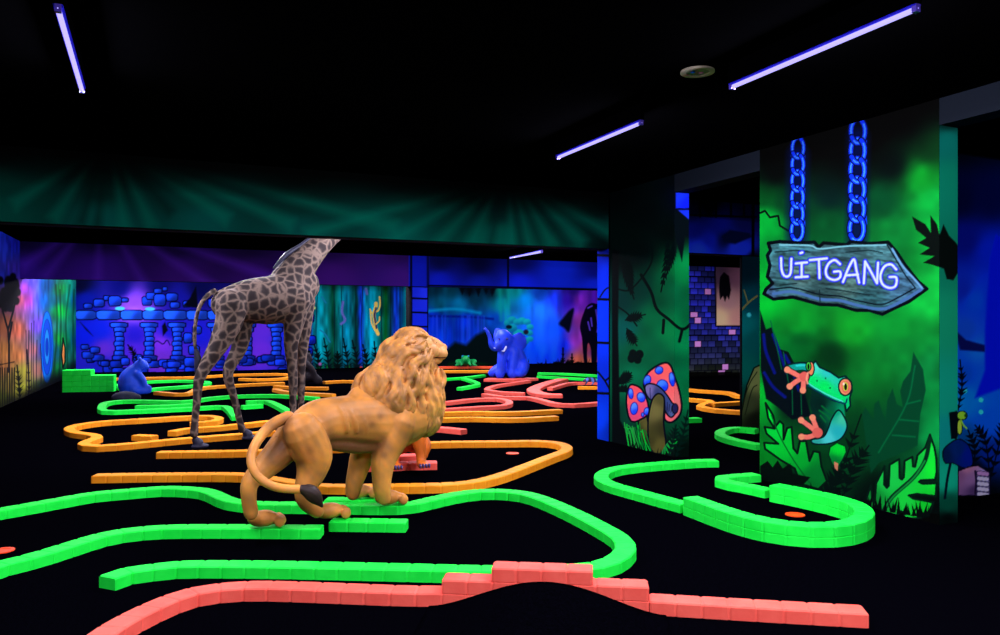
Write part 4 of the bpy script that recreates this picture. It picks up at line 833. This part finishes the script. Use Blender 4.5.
nt.links.new(tc.outputs['Object'], nz.inputs['Vector']); nt.links.new(vo.outputs['Distance'], rp.inputs['Fac']); nt.links.new(rp.outputs['Color'], bs.inputs['Base Color'])
link('body', me, GIR, root)
HOOF = mat('dark_hoof', (44,44,66), .5, .3)
for p in ((196,440,-.13),(246,436.5,.13),(296,433,-.13),(304,429,.13)):
    q = Vector(GF.j(p[0],p[1],p[2])); bm = bmesh.new(); z = .0
    tube(bm, [(q.x,q.y,.11,.05),(q.x+GF.f.x*.03,q.y+GF.f.y*.03,.07,.065),(q.x+GF.f.x*.05,q.y+GF.f.y*.05,.045,.045)], 12); ellip(bm, (q.x+GF.f.x*.05,q.y+GF.f.y*.05,.035), (.11,.07,.035), GF.f)
    link('hoof', remesh(bm, .012, 2), HOOF, root)
bm = bmesh.new(); tube(bm, ch([(214,291,.035),(205,298,.028),(198,311,.025),(195,328,.024),(195,345,.022),(197,352,.02)],0), 10); link('tail', remesh(bm,.01,2), GIR, root)
bm = bmesh.new(); tube(bm, ch([(196,350,.025),(198,360,.045),(197,370,.03),(197,377,.01)],0), 10); link('tail_tuft', remesh(bm,.01,1), HOOF, root)
bm = bmesh.new(); tube(bm, ch([(274,268,.02),(286,255,.035),(298,247,.028),(312,237,.026),(326,227,.025),(340,217,.025),(352,212,.02)],0), 10); tag(link('mane', remesh(bm,.012,2), HOOF, root), 'short dark upright mane')

# ---------------- small big cat behind the lion
CFm = Frame((405-500)/F*8.02, 8.02, -70); root = empty('tiger_statue', CFm.O, 'orange big cat statue with dark claws sitting mostly hidden behind the lion mane', 'statue')
bm = bmesh.new(); P = lambda a,b,c,r: (CFm.f.x*a+CFm.L.x*b, CFm.f.y*a+CFm.L.y*b, c, r)
tube(bm, [P(-.3,0,.3,.17),P(-.12,0,.42,.17),P(.02,0,.6,.15),P(.1,0,.78,.12)], 16)
for s in (-1,1):
    tube(bm, [P(.06,s*.09,.55,.1),P(.08,s*.12,.35,.075),P(.1,s*.14,.2,.055),P(.12,s*.14,.125,.05)])
    tube(bm, [P(-.25,s*.14,.3,.14),P(-.08,s*.2,.25,.1),P(-.02,s*.2,.17,.05)])
    q = P(.17,s*.14,0,0); ellip(bm, (q[0],q[1],BH+.035), (.085,.06,.036), CFm.f)
    for k in range(4): t = (k-1.5)*.03; ellip(bm, P(.235,s*.14+t,BH+.027,0)[:3], (.03,.017,.025), CFm.f)
hcx = Vector(P(.16,0,.86,0)[:3]); ellip(bm, hcx, (.13,.12,.115), CFm.f); ellip(bm, hcx+CFm.f*.11-Vector((0,0,.03)), (.06,.065,.05), CFm.f)
for s in (-1,1): ellip(bm, hcx+CFm.L*s*.08+Vector((0,0,.1)), (.02,.035,.04), CFm.f)
tube(bm, [P(-.4,0,.2,.04),P(-.6,.0,.1,.035),P(-.8,.08,.05,.035),P(-.95,.1,.05,.03)], 8)
me = remesh(bm, .011, 4)
vpaint(me, lambda co,nr: np.where((np.sin(co[:,2]*38+3*np.sin((co@np.array(CFm.L))*9))>.88)[:,None]&(co[:,2]>.45)[:,None], np.array((40.,22,10)), np.array((226.,112,34))*(.8+.4*n3(co,.06,3))[:,None]))
link('body', me, PAINTS, root)
CL = mat('dark_violet_claw', (62,50,110), .3, .5)
for s in (-1,1):
    for k in range(4):
        t = (k-1.5)*.03; bm = bmesh.new(); tube(bm, [P(.245,s*.14+t,BH+.042,.013),P(.268,s*.14+t,BH+.038,.012),P(.28,s*.14+t,BH+.016,.004)], 8); from_bm('claw', bm, CL, root, True)

# ---------------- blue bear
Zb = F*HC/(394.5-HY); B_ = Frame((134-500)/F*Zb, Zb, 15); root = empty('bear_statue', B_.O, 'blue bear statue sitting on a rock near the far left', 'statue'); k = Zb/F
bm = bmesh.new(); ch = B_.ch
tube(bm, ch([(131,385,12.5*k),(131,378,11*k),(134,372,8*k),(138,367,5.5*k)],0), 16)
ellip(bm, B_.j(141,365,0), (6.8*k,6.4*k,5.8*k), B_.f); tube(bm, ch([(144,366,3.4*k),(148,367.5,2.4*k)],0), 10)
for s in (-1,1):
    ellip(bm, B_.j(140,359,s*4.2*k), (1.8*k,2.2*k,2.6*k), B_.f)
    tube(bm, ch([(138,374,4*k),(143,380,3.2*k),(145,386,2.8*k)],s*7*k)); tube(bm, ch([(134,390,5.2*k),(142,391,4*k),(148,391,3.2*k)],s*7*k)); ellip(bm, B_.j(150,389,s*7*k), (2*k,3*k,4*k), B_.f)
me = remesh(bm, .03, 3); vpaint(me, lambda co,nr: np.tile((24.,78,235),(len(co),1))*(.8+.4*n3(co,.15,1))[:,None]); link('body', me, PAINTS, root)
bm = bmesh.new(); ellip(bm, B_.j(147.5,364.5,0), (1*k,1*k,.8*k), B_.f); ellip(bm, B_.j(150,367,0), (.9*k,1.3*k,.9*k), B_.f); from_bm('nose', bm, HOOF, root, True)
bm = bmesh.new(); ellip(bm, (0,0,0), (.26,.2,.12), (1,.3,0)); ellip(bm, (.17,.05,-.02), (.14,.13,.08)); me = remesh(bm,.04,1)
for v in me.vertices: v.co.z = max(v.co.z, -.045)
o = link('rock', me, mat('grey_rock', (44,48,70), .8, .2, noise=(6,(26,28,44),.3,.7))); pr = at(125,399.5,0); o.location = (pr.x,pr.y,.05); tag(o, 'small dark grey rock in front of the blue bear', 'rock')

# ---------------- blue elephant
Ze = F*(HC-BH)/(377.5-HY); E_ = Frame((508-500)/F*Ze, Ze, 205); root = empty('elephant_statue', E_.O, 'blue baby elephant statue sitting with raised trunk on a pink border', 'statue'); k = Ze/F
bm = bmesh.new(); q = lambda px,py,dep,r=None: E3(px,py,dep,r)
def E3(px,py,dep,r=None):
    Z = Ze+dep*k; p = cw((px-500)/F*Z, Z, HC-(py-HY)*Z/F)-E_.O; return (p.x,p.y,p.z) if r is None else (p.x,p.y,p.z,r*k)
tube(bm, [E3(517,367,8,11.5),E3(515,358,5,11),E3(511,349,2,9.5),E3(507,342,0,8.5)], 16)
ellip(bm, E3(504,340,-4), (9.5*k,9*k,10*k), E_.f); ellip(bm, E3(503,334,-3), (7*k,6*k,5*k), E_.f)
tube(bm, [E3(500,344,-9,5.4),E3(495,348,-12,3.8),E3(491.5,345,-13,3),E3(490,338,-13,2.4),E3(487.5,332,-13,2),E3(485,329,-13,1.8)], 12)
tube(bm, [E3(503,351,-5,5.5),E3(501.5,361,-7,4.6),E3(501,371,-8,4.5),E3(500,374,-9,5)]); tube(bm, [E3(514,352,-3,5.5),E3(513,362,-5,4.8),E3(512,371,-6,4.6),E3(512,374,-7,5)])
tube(bm, [E3(522,366,0,8),E3(522,371,-4,6),E3(520,373.5,-8,4.2)]); tube(bm, [E3(505,368,6,7),E3(497,370,2,5.5),E3(492,373,-2,4.2)])
for s,cx,cy,dep in ((1,519,342,-2),(-1,498,337,2)):
    ellip(bm, E3(cx,cy,dep), (1.8*k,(8.5 if s>0 else 5)*k,10*k), cw(-.25,1,0)); 
me = remesh(bm, .035, 3)
vpaint(me, lambda co,nr: np.tile((22.,62,250),(len(co),1))*(.72+.5*n3(co,.18,1))[:,None]); link('body', me, PAINTS, root)
TUSK = mat('pale_tusk', (200,210,255), .4, .3)
for a in ((497,346),(505,349)): bm = bmesh.new(); tube(bm, [E3(a[0]+1,a[1]-2,-12,1.1),E3(a[0]-1,a[1]+2,-14,.9),E3(a[0]-3,a[1]+2,-16,.4)], 8); from_bm('tusk', bm, TUSK, root, True)
for a in ((499,339,-12.5),(507,339,-13)): bm = bmesh.new(); ellip(bm, E3(*a), (.9*k,.9*k,.9*k), E_.f); from_bm('eye', bm, EYE, root, True)

# ---------------- far green frog
Zf = F*(HC-BH)/(366.5-HY); k = Zf/F; FR = Frame((466-500)/F*Zf, Zf, -90); root = empty('frog_statue', FR.O, 'small green frog statue squatting on the far red and orange borders', 'statue')
def R3(px,py,dep,r=None):
    Z = Zf+dep*k; p = cw((px-500)/F*Z, Z, HC-(py-HY)*Z/F)-FR.O; return (p.x,p.y,p.z) if r is None else (p.x,p.y,p.z,r*k)
bm = bmesh.new(); tube(bm, [R3(466,362,5,4.6),R3(465.5,361,0,4.8),R3(465,359.5,-4,4)], 12)
for s in (-1,1):
    ellip(bm, R3(465.5+s*2.8,356.3,-3), (1.5*k,)*3, FR.f); tube(bm, [R3(466+s*5,362,4,3),R3(466+s*9,361.5,0,2.2),R3(466+s*6.5,364.6,-2,1.2),R3(466+s*10.5,365.3,-4,1.1)]); tube(bm, [R3(466+s*3,363,-4,1.6),R3(466+s*5,365.2,-7,1.1)])
me = remesh(bm, .035, 2); vpaint(me, lambda co,nr: np.tile((10.,150,70),(len(co),1))*(.7+.6*n3(co,.1,1))[:,None]); link('body', me, PAINTS, root)
for s in (-1,1): bm = bmesh.new(); ellip(bm, R3(465.5+s*2.8,356.2,-4.2), (.8*k,)*3, FR.f); from_bm('eye', bm, mat('blue_eye',(30,80,230),.3,.5), root, True)

# ---------------- dark gorilla
Zg = F*HC/(385-HY); k = Zg/F; GG = Frame((307-500)/F*Zg, Zg, 0); root = empty('gorilla_statue', GG.O, 'dark crouching gorilla statue half hidden behind the giraffe front legs', 'statue')
ch = GG.ch; bm = bmesh.new()
tube(bm, ch([(302,377,8.5*k),(303,368,8*k),(306,361,6*k)],0), 14); ellip(bm, GG.j(307,357,0), (4.6*k,4*k,5*k), GG.f); ellip(bm, GG.j(310.5,359,0), (2.4*k,2.6*k,2.6*k), GG.f)
for s in (-1,1):
    tube(bm, ch([(304,363,4*k),(312,370,3.4*k),(315,378,3*k),(317,382,3*k)],s*7*k)); tube(bm, ch([(304,378,5.5*k),(312,377,5*k),(318,380,4.2*k),(319,381.5,3.4*k)],s*5*k))
link('body', remesh(bm, .03, 3), mat('dark_brown_fur_paint', (22,14,24), .7, .2, bump=(20,.4)), root)

# ---------------- small lizard on the orange border by the pillar
Zl = F*(HC-BH)/(385.5-HY); k = Zl/F; LZ = Frame((590-500)/F*Zl, Zl, 180); root = empty('lizard_statue', LZ.O, 'small grey blue lizard statue on the orange border by the blue pillar', 'statue')
bm = bmesh.new(); ch = LZ.ch; tube(bm, ch([(584,381,1.4*k),(586,380,1.8*k),(590,379.6,2.4*k),(595,380.4,2*k),(599,382,1*k),(603,383.5,.5*k)],0), 10)
for s in (-1,1):
    for x in (587,594): tube(bm, ch([(x,381,1.1*k),(x-1,383.6,.8*k)],s*2.2*k)+[LZ.j(x-2,384.6,s*3*k,.7*k)], 8)
me = remesh(bm, .018, 1); vpaint(me, lambda co,nr: np.where((np.sin(co[:,0]*60)>.2)[:,None], np.array((70.,110,190)), np.array((50.,40,70)))+0*co); link('body', me, PAINTS, root)

# ================================================================== LAMPS
POW = 155.0
def tube_light(p, q, label, power=POW, group=None):
    p, q = Vector(p), Vector(q); c = (p+q)/2; d = (q-p).normalized(); L = (q-p).length; s = Vector((0,0,1)).cross(d)
    R = empty('tube_light', c, label, 'tube light', group)
    def bar(name, a, b, w, z0, z1, m):
        bm = bmesh.new(); vs = []
        for z in (z0,z1):
            for t, k in ((a,-1),(b,-1),(b,1),(a,1)): v = d*t+s*(k*w/2); vs.append(bm.verts.new((v.x,v.y,z)))
        for f in ((0,3,2,1),(4,5,6,7),(0,1,5,4),(1,2,6,5),(2,3,7,6),(3,0,4,7)): bm.faces.new([vs[i] for i in f])
        return from_bm(name, bm, m, R)
    hc = CEIL-c.z if c.z > 3 else .08
    bar('housing', -L/2-.02, L/2+.02, .03, .022, min(hc, .15), BLACK)
    bar('halo_plate', -L/2-.01, L/2+.01, .044, .015, .021, HALO)  # blue plate added to imitate the tube's blue glow fringe
    bm = bmesh.new(); tube(bm, [tuple(-d*L/2)+(.0135,), tuple(d*L/2)+(.0135,)], 14); from_bm('tube', bm, GLOW, R, True)
    for e in (-1,1): bar('end_cap', e*L/2-.013, e*L/2+.013, .03, -.017, .025, CAPM)
    for sg in (-1,1):      # the glowing tube shines to both sides and down
        la = bpy.data.lights.new('tube_lamp','AREA'); la.shape = 'RECTANGLE'; la.size = L*.97; la.size_y = .013; la.energy = power*.5; la.color = (.88,.84,1.0)
        lo = bpy.data.objects.new('tube_lamp', la); COL.objects.link(lo); lo.parent = R; lo.location = s*(sg*.0115)+Vector((0,0,-.0105))
        lo.rotation_euler = (Matrix.Rotation(math.atan2(d.y,d.x),3,'Z')@Matrix.Rotation(sg*math.radians(46),3,'X')).to_euler()
    if c.z < 3:
        for e in (-1,1):
            bm = bmesh.new(); q = d*(e*L*.45); tube(bm, [(q.x,q.y,.03,.004),(q.x,q.y,CEIL-c.z,.004)], 6); from_bm('suspension_wire', bm, BLACK, R)
    return R
HT = 3.05
tube_light(at(916,9,HT),at(732,87,HT),'bright violet tube light above the exit wall, nearest on the right')
tube_light(at(641,123,HT),at(558,157.5,HT),'short looking violet tube light in the middle of the ceiling')
tube_light(at(58,9,HT),at(82,90.5,HT),'violet tube light at the top left of the photo')
a_, b_ = cw((510-500)/F*16.5,16.5,2.9), cw((542-500)/F*14.95,14.95,2.9)
tube_light(a_, b_, 'small far violet tube light hanging beyond the green beam')
# extra tubes added out of view, behind camera and beams, to brighten the room
gr = 'added tube lights out of view'
for (x,y,pw) in ((3.48,.4,1.0),(3.48,-2.0,1.0),(-.416,1.2,1.0),(-.416,-2.0,1.2),(1.5,-2.4,1.2),
               (-.4,9.3,1.0),(3.0,9.3,1.0),(1.3,11.4,1.0),(4.2,11.6,1.0),(-1.2,12.6,.8),
               (-1.2,19.4,1.1),(1.5,19.4,1.1),(4.5,19.4,1.1),(8.0,19.2,1.1),(0.5,23.4,1.1),(4,23.4,1.1),(7.5,23.4,1.1),(11.5,22.5,1.2),(14,25,1.0),(-.6,25.2,.9),(7.6,15.0,1.2),
               (7.0,5.2,.5),(9.5,11.0,1.0),(15.5,14.0,1.6)):
    tube_light((x,y,HT),(x,y+1.4,HT),'violet tube light added out of view to brighten the room', POW*pw, gr)
# ---------------- round ceiling speaker
c = at(697.5,72.5,0); Zs = (CEIL-.01-HC)*F/(HY-72.5); c = cw((697.5-500)/F*Zs, Zs, CEIL)
R = empty('ceiling_speaker', c, 'round pale speaker set in the black ceiling', 'ceiling speaker')
PALE = mat('pale_plastic', (150,140,125), .5, .3)
bm = bmesh.new(); disc(bm, .078, .112, -.012, 0, 36); from_bm('rim', bm, PALE, R)
bm = bmesh.new(); disc(bm, .001, .08, -.006, 0, 36); from_bm('grille', bm, mat('speaker_grille', (120,112,104), .6, .2), R)
bm = bmesh.new(); ellip(bm, (-.03,.01,-.008), (.016,.016,.008)); from_bm('blue_lens', bm, mat('blue_lens', (20,70,190), .2, .6), R, True)
bm = bmesh.new(); ellip(bm, (.03,.0,-.008), (.018,.018,.008)); from_bm('pink_lens', bm, mat('pink_lens', (170,90,130), .2, .6), R, True)

# ================================================================== CAMERA, WORLD
w = bpy.data.worlds.new('dark_world'); SC.world = w; w.use_nodes = True; w.node_tree.nodes['Background'].inputs[0].default_value = (.0,.0,.0,1); w.node_tree.nodes['Background'].inputs[1].default_value = 0
cam = bpy.data.cameras.new('camera'); cam.sensor_width = 36; cam.lens = F/1000*36; cam.shift_y = (HY-317.5)/1000; cam.clip_start = .05; cam.clip_end = 200
co = bpy.data.objects.new('camera', cam); COL.objects.link(co); co.location = (0,0,HC); co.rotation_euler = (math.pi/2, 0, -math.atan(TA)); SC.camera = co
vs = SC.view_settings; vs.view_transform = 'Standard'; vs.look = 'None'; vs.gamma = 1; vs.use_curve_mapping = False; vs.exposure = 0.0
